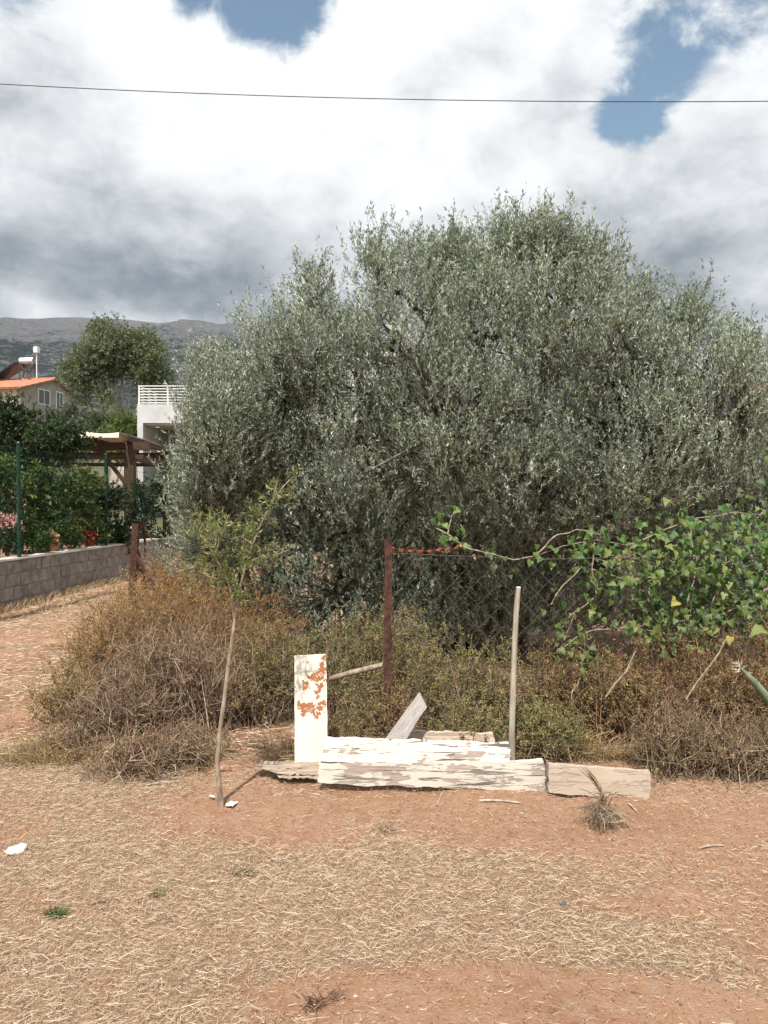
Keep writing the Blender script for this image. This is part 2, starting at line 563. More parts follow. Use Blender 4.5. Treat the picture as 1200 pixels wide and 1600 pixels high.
na = g.noise(g.scale(co, (1, 1, 2.0)), 0.016, 8, 0.7, 0.6)
nb = g.noise(g.scale(co, (1, 0.6, 2.5)), 0.10, 6, 0.7, 1.2)
sz = g.n('ShaderNodeSeparateXYZ')
g.put(sz.inputs[0], co)
alt = g.ss(sz.outputs[2], 180, 400)
rockf = g.ss(g.m('ADD', g.m('ADD', g.m('MULTIPLY', nb, 0.7), g.m('MULTIPLY', na, 0.6)), g.m('MULTIPLY', alt, 0.22)), 0.62, 0.73)
c = g.mix(rockf, g.mix(na, (0.026, 0.04, 0.042), (0.05, 0.064, 0.06)), g.mix(nb, (0.115, 0.12, 0.128), (0.25, 0.25, 0.255)))
finish(g, c, 0.95, g.bump(g.m('ADD', na, nb), 1.0, 14.0), 0.05)
hill = link('hill', np_mesh('hill', np.stack([HX, HY, HZ], -1).reshape(-1, 3), [q], m, None, True))
tag(hill, 'grey rocky limestone hill with patches of dark scrub', kind='structure')

# ================================================================ vegetation tools
def jitter_col(base, n, amt=0.25, per=4):
    base = np.asarray(base, float)
    pick = base[rng.integers(0, len(base), n)]
    c = pick * (1 + rng.uniform(-amt, amt, (n, 1))) * (1 + rng.uniform(-0.06, 0.06, (n, 3)))
    return np.repeat(np.clip(c, 0.004, 0.95), per, 0)


def shoots(org, dirs, length, n_leaf, leaf_len, leaf_w, spread=0.75, droop=0.0):
    """leafy shoots: returns stem paths (N,4,3), leaf positions and axes"""
    N = len(org)
    L = np.broadcast_to(np.asarray(length, float).reshape(-1, 1), (N, 1))
    bend = rand_dir(N) * 0.25 * L
    bend[:, 2] -= droop * L[:, 0]
    paths = bez(org, org + dirs * L * 0.5, org + dirs * L + bend, 4)
    t = rng.uniform(0.06, 1.0, (N, n_leaf)) ** 0.85
    a, b, c = org[:, None], (org + dirs * L * 0.5)[:, None], (org + dirs * L + bend)[:, None]
    tt = t[..., None]
    pos = (1 - tt) ** 2 * a + 2 * tt * (1 - tt) * b + tt ** 2 * c
    tan = unit(2 * (1 - tt) * (b - a) + 2 * tt * (c - b))
    rd = rng.normal(size=pos.shape)
    rd -= tan * np.sum(rd * tan, -1, keepdims=True)
    ax = unit(tan * (1 - spread * 0.55) + unit(rd) * spread)
    n = N * n_leaf
    ll = leaf_len * rng.uniform(0.65, 1.2, n)
    v, q = leaf_np(pos.reshape(-1, 3), ax.reshape(-1, 3), ll, leaf_w * rng.uniform(0.8, 1.2, n))
    return paths, v, q


def limbs_to(targets, roots, rad0, K=6, rise=0.4):
    """curved limbs from roots to targets"""
    mid = roots * 0.55 + targets * 0.45
    mid = mid + rng.normal(size=mid.shape) * 0.08 * np.linalg.norm(targets - roots, axis=1, keepdims=True)
    mid[:, 2] += rise * (targets[:, 2] - roots[:, 2]) * 0.3
    p = bez(roots, mid, targets, K)
    r = np.linspace(1, 0.28, K)[None] * np.asarray(rad0, float).reshape(-1, 1)
    return p, r


def tree(name, label, cat, base, lobes, n_clusters, shoots_per, n_leaf, shoot_len, leaf_len, leaf_w, cols, leafmat, barkmat, trunk_r, n_main=6,
         trunk_h=0.5, up=0.8, front=0.65, lean=0.35, amt=0.3, group=None, spread=0.75, twigcol=(0.14, 0.12, 0.09), droop=0.0):
    """lobes: (centre xyz, radii xyz, weight). Crown = clusters of leafy shoots spread through the lobes"""
    root = empty(name, base)
    tag(root, label, cat, group)
    base = np.array(base, float)
    C = np.array([l[0] for l in lobes], float)
    Rr = np.array([l[1] for l in lobes], float)
    wts = np.array([l[2] for l in lobes], float)
    pw = wts / wts.sum()
    pts, which = [], []
    while len(pts) < n_clusters:
        i = rng.choice(len(lobes), p=pw)
        dv = rand_dir(1)[0]
        if dv[1] > 0 and rng.random() < front: dv[1] *= -1
        rr = rng.uniform(0.25, 1.0) ** 0.4
        p = C[i] + dv * Rr[i] * rr
        k = np.linalg.norm((p - C) / Rr, axis=1)
        if np.sum(k < 0.62) > 0 and rng.random() < 0.72: continue
        if p[2] < base[2] + 0.12: continue
        pts.append(p); which.append(i)
    pts = np.array(pts); which = np.array(which)
    # main limbs
    order = np.argsort(-wts)[:n_main]
    mains = []
    for k, i in enumerate(order):
        a = 2 * np.pi * k / len(order) + 0.5
        r0 = base + np.array([math.cos(a) * trunk_r * 1.1, math.sin(a) * trunk_r * 1.1, 0])
        mid = r0 * 0.6 + C[i] * 0.4 + np.array([0, 0, trunk_h * 0.4]) + rng.normal(size=3) * 0.1
        mains.append(bez(r0, mid, C[i] + np.array([0, 0, 0.25 * Rr[i][2]]), 9)[0])
    mains = np.array(mains)
    tv, tq = tube_np(mains, np.linspace(1, 0.3, 9)[None] * trunk_r * rng.uniform(0.45, 0.75, (len(mains), 1)), 8)
    mb = MB().add(tv - base, tq)
    mb.lathe([(trunk_r * 1.5, -0.1), (trunk_r * 1.2, 0.08), (trunk_r * 1.05, trunk_h * 0.3), (trunk_r * 0.6, trunk_h * 0.55)], 10)
    mb.build('trunk', barkmat, root, smooth=True)
    # limbs to every lobe, branchlets to every cluster
    mp = mains[:, 3:].reshape(-1, 3)
    near = mp[np.argmin(np.linalg.norm(C[:, None] - mp[None], axis=2), axis=1)]
    lp, lr = limbs_to(C, near, trunk_r * 0.28, 7)
    anchor = np.concatenate([mp, lp[:, 2:].reshape(-1, 3)])
    ai = anchor[np.argmin(np.linalg.norm(pts[:, None] - anchor[None] + np.array([0, 0, 0.25 * shoot_len]), axis=2), axis=1)]
    bp, br = limbs_to(pts, ai, trunk_r * 0.085, 5)
    b2 = MB()
    v, q = tube_np(lp, lr, 6); b2.add(v - base, q)
    v, q = tube_np(bp, br, 4); b2.add(v - base, q)
    tag(b2.build('branches', barkmat, root, smooth=True), kind='stuff')
    # leafy shoots
    N = len(pts) * shoots_per
    org = np.repeat(pts, shoots_per, 0) + rng.normal(size=(N, 3)) * shoot_len * 0.38
    out = unit((np.repeat(pts, shoots_per, 0) - C[np.repeat(which, shoots_per)]) / Rr[np.repeat(which, shoots_per)])
    dr = unit(out * 0.55 + np.array([0, 0, up]) + rng.normal(size=(N, 3)) * lean)
    sp, lv, lq = shoots(org, dr, shoot_len * rng.uniform(0.6, 1.25, N), n_leaf, leaf_len, leaf_w, spread, droop=droop)
    # each cluster leans to its own tone
    tone = np.repeat(rng.uniform(1 - amt, 1 + amt, len(pts)), shoots_per * n_leaf * 4)[:, None]
    lc = jitter_col(cols, N * n_leaf, 0.25) * tone
    st = MB()
    sp = sp[::7]
    v, q = tube_np(sp, np.linspace(1, 0.4, 4)[None] * np.full((len(sp), 1), max(0.0022, leaf_w * 0.13)), 3)
    cr = MB().add(lv - base, lq, np.clip(lc, 0.004, 0.9)).add(v - base, q, twigcol)
    cr.build('crown', leafmat, root, color=True)
    return root


def lobe(px, py, rx, rz_, Yc, ry, w=None):
    c = P(px, py, Yc)
    r = np.array([rx / F * Yc, ry, rz_ / F * Yc])
    return (c, r, w if w is not None else (r[0] * r[2]) ** 0.9 * 1.0)

# ================================================================ far things
def corrugated(w, l, pitch=0.28, amp=0.035):
    """roof slab: x along the ridge (l), y down the slope (w)"""
    n = max(8, int(l / pitch) * 4)
    x = np.linspace(0, l, n)
    z = amp * np.abs(np.sin(np.pi * x / pitch))
    rows = np.linspace(0, w, max(3, int(w / 0.4)))
    v, f = [], []
    for k, y in enumerate(rows):
        v.append(np.stack([x, np.full(n, y), z + 0.02 * (k % 2)], -1))
    v = np.concatenate(v)
    for k in range(len(rows) - 1):
        i = np.arange(n - 1) + k * n
        f.append(np.stack([i, i + 1, i + n + 1, i + n], -1))
    vb = v.copy(); vb[:, 2] = -0.12
    nb = len(v)
    f = np.concatenate(f)
    fb = f[:, ::-1] + nb
    L = len(rows)
    side = []
    for k in range(L - 1):
        side += [[k * n, (k + 1) * n, (k + 1) * n + nb, k * n + nb], [k * n + n - 1, k * n + n - 1 + nb, (k + 1) * n + n - 1 + nb, (k + 1) * n + n - 1]]
    for i in range(n - 1):
        side += [[i, i + nb, i + 1 + nb, i + 1], [(L - 1) * n + i, (L - 1) * n + i + 1, (L - 1) * n + i + 1 + nb, (L - 1) * n + i + nb]]
    return np.concatenate([v, vb]), np.concatenate([f, fb, np.array(side)])


def opening(root, name, x, y0, y1, z0, z1, framemat=M_plastic, shutters=False):
    """window or door set into the gable end at local x, spanning y0..y1, z0..z1"""
    t = 0.08
    mb = MB()
    mb.box((x - 0.02, y0 - t, z0 - t), (x + 0.06, y0, z1 + t)).box((x - 0.02, y1, z0 - t), (x + 0.06, y1 + t, z1 + t))
    mb.box((x - 0.02, y0, z1), (x + 0.06, y1, z1 + t)).box((x - 0.02, y0, z0 - t), (x + 0.06, y1, z0))
    ym = (y0 + y1) / 2
    mb.box((x - 0.02, ym - 0.03, z0), (x + 0.05, ym + 0.03, z1))
    o = mb.build(name, framemat, root)
    MB().box((x - 0.03, y0, z0), (x + 0.015, y1, z1)).build('pane', M_glass, o)
    return o


def house(name, label, corner, other, L, z_eave, z_ridge, base_z, wallmat, longmat):
    """gable wall from `corner` to `other` (plan points); the house runs L metres to the left of it"""
    a, b = np.array(corner, float), np.array(other, float)
    wv = b - a
    Wd = np.linalg.norm(wv)
    wv /= Wd
    lv = np.array([-wv[1], wv[0]])            # away from the gable, to the left
    root = empty(name, (a[0], a[1], base_z))
    root.rotation_euler = (0, 0, math.atan2(-lv[1], -lv[0]))
    # local: -x into the house, y along the gable
    h, hr = z_eave - base_z, z_ridge - base_z
    tag(root, label, 'house')
    v = [(0, 0, 0), (0, Wd, 0), (0, Wd, h), (0, Wd / 2, hr), (0, 0, h)]
    mb = MB()
    mb.add(v + [(-0.25, y, z) for _, y, z in v], [np.array([[0, 1, 2], [0, 2, 4], [4, 2, 3], [5, 7, 6], [5, 9, 7], [9, 8, 7]]), np.array([[0, 5, 6, 1], [1, 6, 7, 2], [2, 7, 8, 3], [3, 8, 9, 4], [4, 9, 5, 0]])])
    mb.build('gable_wall', wallmat, root)
    MB().box((-L, 0.003, 0), (-0.252, Wd - 0.003, h - 0.003)).build('wall', longmat, root)
    sl = math.hypot(Wd / 2 + 0.45, (hr - h) * (Wd / 2 + 0.45) / (Wd / 2))
    ang = math.atan2(hr - h, Wd / 2)
    for s in (-1, 1):
        v, f = corrugated(sl, L + 0.5)
        o = MB().add(v, f).build('roof', M_tile, root)
        Mx = Matrix.Translation((0.3 if s == -1 else -L - 0.2, Wd / 2, hr + 0.15)) @ Matrix.Rotation(math.pi if s == -1 else 0, 4, 'Z') @ Matrix.Rotation(-ang, 4, 'X')
        o.matrix_local = Mx
    MB().tube([(0.32, Wd / 2, hr + 0.16), (-L - 0.2, Wd / 2, hr + 0.16)], 0.12, 8).build('ridge_tiles', M_tile, root, smooth=True)
    return root, Wd, h, hr


s_ = 62.0
c1 = P(33, 607, s_)
c2 = P(128, 630, s_ * 173 / 152)
hs, Wd, h, hr = house('gabled_house', 'beige gabled house with orange tiled roof and solar water heater at left edge',
                      c1[:2], c2[:2], 14, c1[2], P(82, 588, 65)[2] - 0.2, 1.5, M_gable_shade, M_cream)
opening(hs, 'window', 0.0, Wd * 0.27, Wd * 0.44, h - 0.9, h + 0.25)
opening(hs, 'balcony_door', 0.0, Wd * 0.56, Wd * 0.66, h - 2.0, h + 0.35)
MB().box((0.01, Wd * 0.50, h - 2.1), (0.7, Wd * 0.70, h - 2.0)).build('balcony_slab', M_white, hs)
mb = MB()
for k in range(6):
    yy = Wd * (0.505 + 0.036 * k)
    mb.bar((0.66, yy, h - 2.0), (0.66, yy, h - 1.2), 0.03)
mb.bar((0.66, Wd * 0.50, h - 1.2), (0.66, Wd * 0.69, h - 1.2), 0.05)
mb.build('balcony_rail', M_metal, hs)
# solar heater: frame, slanted panel, tank
sh = MB()
SX, SY, SZ = -2.5, Wd / 2, hr + 0.25
MB().tube([(SX - 0.55, SY, SZ + 1.55), (SX + 0.75, SY, SZ + 1.55)], 0.26, 14).build('water_tank', M_metal, hs, smooth=True)
mbp = MB().add([(SX - 2.7, SY - 0.9, SZ + 0.05), (SX - 2.7, SY + 0.9, SZ + 0.05), (SX - 0.5, SY + 0.9, SZ + 1.3), (SX - 0.5, SY - 0.9, SZ + 1.3),
                (SX - 2.7, SY - 0.9, SZ - 0.05), (SX - 2.7, SY + 0.9, SZ - 0.05), (SX - 0.5, SY + 0.9, SZ + 1.2), (SX - 0.5, SY - 0.9, SZ + 1.2)],
               np.array([[0, 3, 2, 1], [4, 5, 6, 7], [0, 1, 5, 4], [2, 3, 7, 6], [1, 2, 6, 5], [3, 0, 4, 7]]))
mbp.build('solar_panel', M_panel, hs)
for (x0, x1) in ((-0.45, -0.45), (0.6, 0.6), (-0.45, 0.6), (0.6, -0.45)):
    sh.bar((SX + x0, SY - 0.3, SZ - 0.2), (SX + x1, SY - 0.3, SZ + 1.3), 0.06)
    sh.bar((SX + x0, SY + 0.3, SZ - 0.2), (SX + x1, SY + 0.3, SZ + 1.3), 0.06)
sh.build('heater_frame', M_wire, hs)
MB().box((SX + 0.82, SY - 0.2, SZ + 2.2), (SX + 1.2, SY + 0.2, SZ + 2.7)).bar((SX + 1.0, SY, SZ - 0.2), (SX + 1.0, SY, SZ + 2.2), 0.07).build('vent_box', M_metal, hs)

r2, _, _, _ = house('tiled_house', 'house with orange tiled roof peeping past the olive at right edge',
                    (18.9, 41.0), (19.6, 48.0), 0.1 + 9, 5.2, 7.4, 1.0, M_cream, M_cream)
r2.location = (29.9, 40.5, 1.7)

# white modern building behind the olive
wb = empty('white_building', (-9.62, 30, 0.3))
tag(wb, 'white flat-roofed modern building with balcony, mostly hidden behind the olive', 'building')
Yb = 30.0
zz = lambda py: CAMZ - (py - HOR) / F * Yb - 0.3
xx = lambda px: (px - 600) / F * Yb + 9.62
MB().box((0, 0, 0), (0.22, 0.4, zz(660))).build('column', M_white, wb)
MB().box((0, -0.002, zz(661)), (xx(560), 0.22, zz(632))).build('parapet', M_white, wb)
MB().box((0, 0.22, zz(664)), (xx(560), 2.6, zz(652))).build('balcony_slab', M_white, wb)
MB().box((0.30, 2.2, 0), (xx(560), 2.4, zz(664))).build('recessed_wall', M_recess_shade, wb)
MB().box((0, 0.45, 0), (0.2, 9, zz(664.5))).build('side_wall', M_white, wb)
MB().box((xx(300), 2.6, zz(664)), (xx(620), 9, zz(540))).build('upper_storey', M_white, wb)
MB().box((xx(296), 2.3, zz(540)), (xx(625), 9.3, zz(531))).build('roof_slab', M_white, wb)
mb = MB()
for k in range(7):
    zr = zz(632) + (zz(603) - zz(632)) * (k + 0.6) / 6.6
    mb.bar((0.06, 0.1, zr), (xx(560), 0.1, zr), 0.035)
    mb.bar((0.06, 0.1, zr), (0.06, 2.5, zr), 0.035)
for px in (217, 262, 307, 352, 397):
    mb.bar((xx(px), 0.1, zz(632)), (xx(px), 0.1, zz(602)), 0.05)
mb.build('railing', M_metal, wb)
for px in (345, 440, 510):
    o = MB().box((xx(px), 2.56, zz(650)), (xx(px + 50), 2.64, zz(585))).build('window', M_plastic, wb)
    MB().box((xx(px + 3), 2.54, zz(648)), (xx(px + 47), 2.62, zz(588))).build('pane', M_glass, o)
for px in (240, 330, 430):
    o = MB().box((xx(px), 2.14, zz(740)), (xx(px + 46), 2.25, zz(674))).build('window', M_plastic, wb)
    MB().box((xx(px + 3), 2.12, zz(738)), (xx(px + 43), 2.2, zz(677))).build('pane', M_glass, o)

# eucalyptus-like tall tree with pale trunks
EU = [(0.145, 0.18, 0.085), (0.19, 0.22, 0.11), (0.10, 0.13, 0.065), (0.25, 0.265, 0.15)]
tree('tall_tree', 'tall rounded tree with several pale trunks standing against the hill', 'tree', (P(183, 0, 52)[0], 52, 2.0),
     [lobe(192, 560, 46, 28, 52, 2.4), lobe(145, 580, 24, 30, 51, 1.8), lobe(236, 572, 22, 34, 51.5, 1.8), lobe(180, 538, 36, 14, 52, 2), lobe(242, 612, 16, 24, 51.5, 1.2, 0.7),
      lobe(222, 548, 24, 20, 52, 2), lobe(118, 592, 12, 18, 51, 1, .35), lobe(135, 618, 16, 16, 50.5, 1.2, 0.3), lobe(168, 622, 14, 10, 50.5, 0.9, 0.2), lobe(170, 520, 26, 8, 52, 1.5, .5), lobe(250, 590, 12, 20, 51.5, 1.0, .4)],
     360, 11, 9, 0.60, 0.21, 0.075, EU, M_leaf, M_palebark, 0.36, 9, 3.0, 0.45, 0.7, 0.6, 0.45)
for i, (px, py, rx, ry, Yc, lab) in enumerate(((165, 672, 28, 22, 40, 'rounded green bush left of the white building, below the tall tree'),
                                               (200, 674, 24, 18, 39, 'yellowish green bush touching the white building corner'),
                                               (110, 668, 36, 26, 42, 'grey-green bush below the gabled house'))):
    tree('garden_bush', lab, 'bush', (P(px, 0, Yc)[0], Yc, 1.2), [lobe(px, py, rx, ry, Yc, 0.8), lobe(px, py + 25, rx, ry, Yc - 0.4, 0.8)],
         70, 9, 8, 0.45, 0.2, 0.07, [[(0.10, 0.13, 0.05), (0.15, 0.17, 0.08)], [(0.16, 0.20, 0.05), (0.11, 0.16, 0.04)], [(0.09, 0.11, 0.06), (0.06, 0.09, 0.04)]][i], M_leaf, M_bark, 0.08, 2, 0.5, 0.6, 0.6, 0.6, group='bushes below the hill')
tree('leafy_tree', 'leafy green tree beyond the olive at the right edge', 'tree', (P(1235, 0, 16)[0], 16, 0),
     [lobe(1225, 690, 45, 60, 16, 0.8), lobe(1250, 750, 60, 70, 16, 0.9)], 60, 10, 9, 0.3, 0.12, 0.05, [(0.09, 0.14, 0.03), (0.14, 0.2, 0.05)], M_leaf, M_bark, 0.1, 2)

# ================================================================ block wall, green fence, garden
WY0, WY1 = 9.3, 19.7
wrot = -math.atan(0.0835)
bw = empty('block_wall', (WX(WY0), WY0, 0), wrot)      # local y runs along the wall, local x is the outward face
tag(bw, 'low unpainted concrete block garden wall at left', 'wall')
Lw = (WY1 - WY0) / math.cos(wrot)
MB().box((-0.19, 0, -0.25), (-0.012, Lw, 0.695)).build('mortar', M_mortar, bw)


def block_mesh():
    import bmesh
    bm = bmesh.new()
    bmesh.ops.create_cube(bm, size=1)
    for v in bm.verts: v.co = (v.co.x * 0.2, v.co.y * 0.393, v.co.z * 0.188)
    bmesh.ops.bevel(bm, geom=bm.edges[:], offset=0.006, segments=1, affect='EDGES')
    me = bpy.data.meshes.new('block')
    for f_ in bm.faces: f_.smooth = False
    bm.to_mesh(me); bm.free()
    me.materials.append(M_block)
    return me


bme = block_mesh()
for r in range(4):
    n = int(Lw / 0.4)
    for k in range(n):
        zc = 0.695 - 0.195 * (r + 0.5)
        b = link('block', bme, bw, (-0.1 + random.uniform(-0.004, 0.004), 0.2 + 0.4 * k + (0.2 if r % 2 else 0), zc + 0.003), (0, random.uniform(-0.006, 0.006), 0))
mb = MB()
n = 60
yy = np.linspace(0, Lw, n)
zt = 0.71 + 0.012 * fbm(yy * 2, yy * 0, 3, 3)
ed = 0.012 * fbm(yy * 5, yy * 0 + 3, 8, 2)
v = np.concatenate([np.stack([np.full(n, 0.02) + ed, yy, np.full(n, 0.700)], -1), np.stack([np.full(n, 0.015) + ed, yy, zt + 0.014], -1),
                    np.stack([np.full(n, -0.215) - ed, yy, zt + 0.02], -1), np.stack([np.full(n, -0.215) - ed, yy, np.full(n, 0.700)], -1)])
i = np.arange(n - 1)
f = np.concatenate([np.stack([i + a * n, i + 1 + a * n, i + 1 + b * n, i + b * n], -1) for a, b in ((0, 1), (1, 2), (2, 3), (3, 0))])
mb.add(v, f).build('coping', M_cap, bw)

gf = empty('green_fence', (WX(WY0) - 0.1 * 1, WY0, 0.72), wrot)
tag(gf, 'dark green wire mesh fence standing on the block wall', 'fence')
for yp in (9.45, 11.64, 14.6, 17.6):
    yl = (yp - WY0) / math.cos(wrot)
    pst = MB().tube([(0, yl, -0.02), (0, yl, 1.72)], 0.028, 8).build('post', M_greenpaint, gf, smooth=True)
    MB().lathe([(0.032, 1.71), (0.032, 1.73), (0.02, 1.75), (0.001, 1.755)], 8, (0, yl, 0)).build('post_cap', M_greenpaint, pst)
mb = MB()
for k in range(9):
    z = 0.05 + 0.2 * k
    mb.bar((0.03, 0, z), (0.03, Lw, z), 0.005)
for k in range(int(Lw / 0.06)):
    mb.bar((0.035, k * 0.06, 0.03), (0.035, k * 0.06, 1.66), 0.0028)
mb.build('wire_mesh', M_greenpaint, gf)

# garden plants behind the fence
GH = [(0.045, 0.085, 0.022), (0.08, 0.13, 0.03), (0.03, 0.06, 0.018), (0.13, 0.19, 0.04)]
GD = [(0.028, 0.05, 0.018), (0.05, 0.08, 0.026), (0.018, 0.034, 0.014)]
tree('fruit_tree', 'dark green fruit tree rising above the garden fence at left edge', 'tree', (P(25, 0, 15)[0], 15, 0.5),
     [lobe(25, 700, 36, 24, 15, 0.8), lobe(90, 694, 30, 20, 14.6, 0.6), lobe(12, 728, 40, 22, 14.6, 0.7), lobe(20, 652, 12, 14, 15, 0.4, 0.06), lobe(118, 682, 12, 14, 14.8, .4), lobe(60, 676, 16, 10, 15, .4)],
     210, 9, 10, 0.22, 0.085, 0.038, GD + [(0.08, 0.12, 0.035)], M_leaf, M_bark, 0.09, 5, 1.0, 0.3, 0.6, 0.8, 0.4)
for i, (px, Yc, zt, lab, cl) in enumerate(((8, 12.1, 742, 'leafy climber on the green fence at the left edge', GH),
                                           (75, 12.9, 752, 'bright leafy climber behind the green fence under the fruit tree', GH),
                                           (125, 14.0, 752, 'yellow-green climber between the two green fence posts', [(0.12, 0.17, 0.035), (0.07, 0.12, 0.03), (0.17, 0.2, 0.05)]),
                                           (165, 14.9, 768, 'dark leafy shrub beside the right green fence post', GD),
                                           (228, 17.0, 762, 'dark green shrub at the pergola post foot', GD))):
    tree('fence_shrub', lab, 'shrub', (P(px, 0, Yc)[0] - 0.25, Yc + 0.2, 0.5),
         [lobe(px, zt + 14, 30, 22, Yc + 0.35, 0.28), lobe(px - 10, zt + 52, 18, 22, Yc + 0.4, 0.2, 0.05), lobe(px + 14, zt + 70, 16, 18, Yc + 0.35, 0.18, 0.04)],
         52, 9, 9, 0.20, 0.075, 0.04, cl, M_leaf, M_bark, 0.03, 3, 0.5, 0.2, 0.6, 0.9, 0.4, group='plants behind the green fence')
# low plants along the wall top
for i, (px, Yc) in enumerate(((15, 11.5), (60, 12.2), (105, 13.2), (150, 14.2), (190, 15.4))):
    tree('border_plant', ['low dark plant on the wall top at the left edge', 'low plant spilling over the wall below the first green post', 'low yellow-green plant on the wall under the blue tub',
                          'low red-flowered plant on the wall left of the right green post', 'low dark plant on the wall left of the rusty corner post'][i], 'plant',
         (P(px, 0, Yc)[0] - 0.2, Yc + 0.3, 0.5), [lobe(px, 848 - i * 4, 17, 9, Yc + 0.3, 0.12)], 22, 8, 8, 0.10, 0.06, 0.03, [GD, GH, [(0.14, 0.18, 0.05), (0.1, 0.14, 0.04)], GH, GD][i], M_leaf, M_bark, 0.012, 2, 0.1, 0.5, 0.6, 0.7,
         group='low plants along the wall')

# pergola
pg = empty('pergola', (-5.75, 17.4, 0.5), R(4))
tag(pg, 'dark timber pergola with cream canopy behind the green fence', 'pergola')
PH = P(205, 690, 17.4)[2] - 0.5
for (x, y) in ((0, 0), (-3.6, 0), (0, 4.0), (-3.6, 4.0)):
    MB().box((x - 0.11, y - 0.11, 0), (x + 0.11, y + 0.11, PH - 0.2)).build('post', M_pergola, pg, bevel=0.01)
for y in (0, 4.0):
    MB().box((-4.1, y - 0.06, PH - 0.2), (0.45, y + 0.06, PH - 0.02)).build('beam', M_pergola, pg, bevel=0.008)
    MB().box((-4.1, y - 0.05, PH - 0.40), (0.3, y + 0.05, PH - 0.30)).build('beam', M_pergola, pg, bevel=0.008)
for x in (0, -3.6):
    MB().box((x - 0.055, -0.4, PH - 0.019), (x + 0.055, 4.4, PH + 0.12)).build('beam', M_pergola, pg, bevel=0.008)
    MB().box((x - 0.05, 0.12, PH - 0.42), (x + 0.05, 3.88, PH - 0.28)).build('beam', M_pergola, pg, bevel=0.008)
for x in (-0.9, -1.8, -2.7):
    MB().box((x - 0.04, -0.4, PH - 0.019), (x + 0.04, 4.4, PH + 0.10)).build('rafter', M_pergola, pg, bevel=0.006)
for (x, s) in ((0, -1), (-3.6, 1)):
    MB().bar((x + s * 0.1, 0, PH - 0.95), (x + s * 0.65, 0, PH - 0.22), 0.08).build('brace', M_pergola, pg, bevel=0.006)
mb = MB()
n = 24
x = np.linspace(-4.0, -0.12, n)
for yv in (-0.45,):
    z = PH + 0.19 - 0.05 * np.abs(np.sin((x + 0.9) / 0.9 * np.pi))
v = []
for (yv, dz) in ((-0.47, -0.13), (-0.45, 0.0), (2.0, 0.03), (4.4, 0.0)):
    v.append(np.stack([x, np.full(n, yv), (z + dz) if dz > -0.1 else np.full(n, PH + 0.05)], -1))
v = np.concatenate(v)
i = np.arange(n - 1)
f = np.concatenate([np.stack([i + k * n, i + 1 + k * n, i + 1 + (k + 1) * n, i + (k + 1) * n], -1) for k in range(3)])
cn = mb.add(v, f).build('canopy', M_canvas, pg, smooth=False)
sm = cn.modifiers.new('solid', 'SOLIDIFY'); sm.thickness = 0.01


# things in the garden, glimpsed through the leaves
def on_wall(px, py, Yc):
    return P(px, py, Yc)


def pot(px, py, Yc, r, hgt, m, name, label, cat, flowers=None):
    b = P(px, py, Yc)
    root = empty(name, b)
    tag(root, label, cat)
    MB().lathe([(0.001, 0.0), (r * 0.7, 0.0), (r, hgt), (r * 1.1, hgt), (r * 1.1, hgt * 1.1), (r * 0.95, hgt * 1.1), (r * 0.9, hgt * 0.9), (0.001, hgt * 0.9)], 18).build('pot', m, root, smooth=True)
    if flowers is not None:
        n = 260
        pp = rand_dir(n) * np.array([r * 1.5, r * 1.3, r * 1.2]) * rng.uniform(0.4, 1, (n, 1)) + np.array([0, 0, hgt * 1.1 + r * 0.7])
        v, q = leaf_np(pp, rand_dir(n), 0.07, 0.05)
        MB().add(v, q, jitter_col([flowers], n, 0.3)).build('flowers', M_leaf, root, color=True)
        pp = rand_dir(n) * np.array([r * 1.4, r * 1.3, r * 1.0]) * rng.uniform(0.2, 1, (n, 1)) + np.array([0, 0, hgt * 1.1 + r * 0.4])
        v, q = leaf_np(pp, rand_dir(n), 0.08, 0.045)
        MB().add(v, q, jitter_col(GH, n, 0.3)).build('leaves', M_leaf, root, color=True)
    return root


pot(140, 856, 14.3, 0.10, 0.14, M_red, 'flower_pot', 'red flowers in a red pot behind the green fence', 'flower pot', (0.5, 0.03, 0.04))
pot(12, 858, 11.9, 0.16, 0.25, M_terra, 'terracotta_pot', 'terracotta pot with pink flowers at the left edge behind fence', 'flower pot', (0.5, 0.27, 0.25))
pot(37, 812, 13.4, 0.13, 0.22, M_terra, 'terracotta_pot', 'terracotta pot with pale pink flowers by the first green fence post', 'flower pot', (0.5, 0.34, 0.32))
pot(0, 832, 12.6, 0.15, 0.25, M_terra, 'terracotta_pot', 'terracotta pot with red flowers cut off by the left edge', 'flower pot', (0.5, 0.08, 0.05))
pot(80, 866, 12.9, 0.10, 0.15, M_terra, 'terracotta_pot', 'small terracotta pot with peach flowers below the blue tub', 'flower pot', (0.7, 0.42, 0.26))
b = P(117, 822, 15.4)
tub = empty('blue_tub', b)
tag(tub, 'blue plastic tub glimpsed through leaves behind the green fence', 'tub')
MB().lathe([(0.001, 0), (0.2, 0), (0.27, 0.36), (0.29, 0.36), (0.29, 0.39), (0.25, 0.39), (0.19, 0.03), (0.001, 0.03)], 20).build('body', M_blue, tub, smooth=True)
for s in (-1, 1):
    MB().tube([(s * 0.28, -0.06, 0.33), (s * 0.34, -0.05, 0.31), (s * 0.34, 0.05, 0.31), (s * 0.28, 0.06, 0.33)], 0.014, 6).build('handle', M_blue, tub)
hp = [P(88 + 7.2 * k, 806 + 7 * math.sin(k / 11 * math.pi) - (0.9 * k if k > 6 else 0), 14.7) for k in range(12)]
o = MB().tube(hp, 0.017, 6).build('garden_hose', M_hose, None, smooth=True)
tag(o, 'green hose hanging in a shallow curve below the blue tub', 'hose')
tb = empty('white_table', P(110, 870, 15.6))
tag(tb, 'low white plastic table behind the wall below the blue tub', 'table')
MB().box((-0.32, -0.2, 0.45), (0.30, 0.2, 0.50)).build('table_top', M_plastic, tb, bevel=0.01)
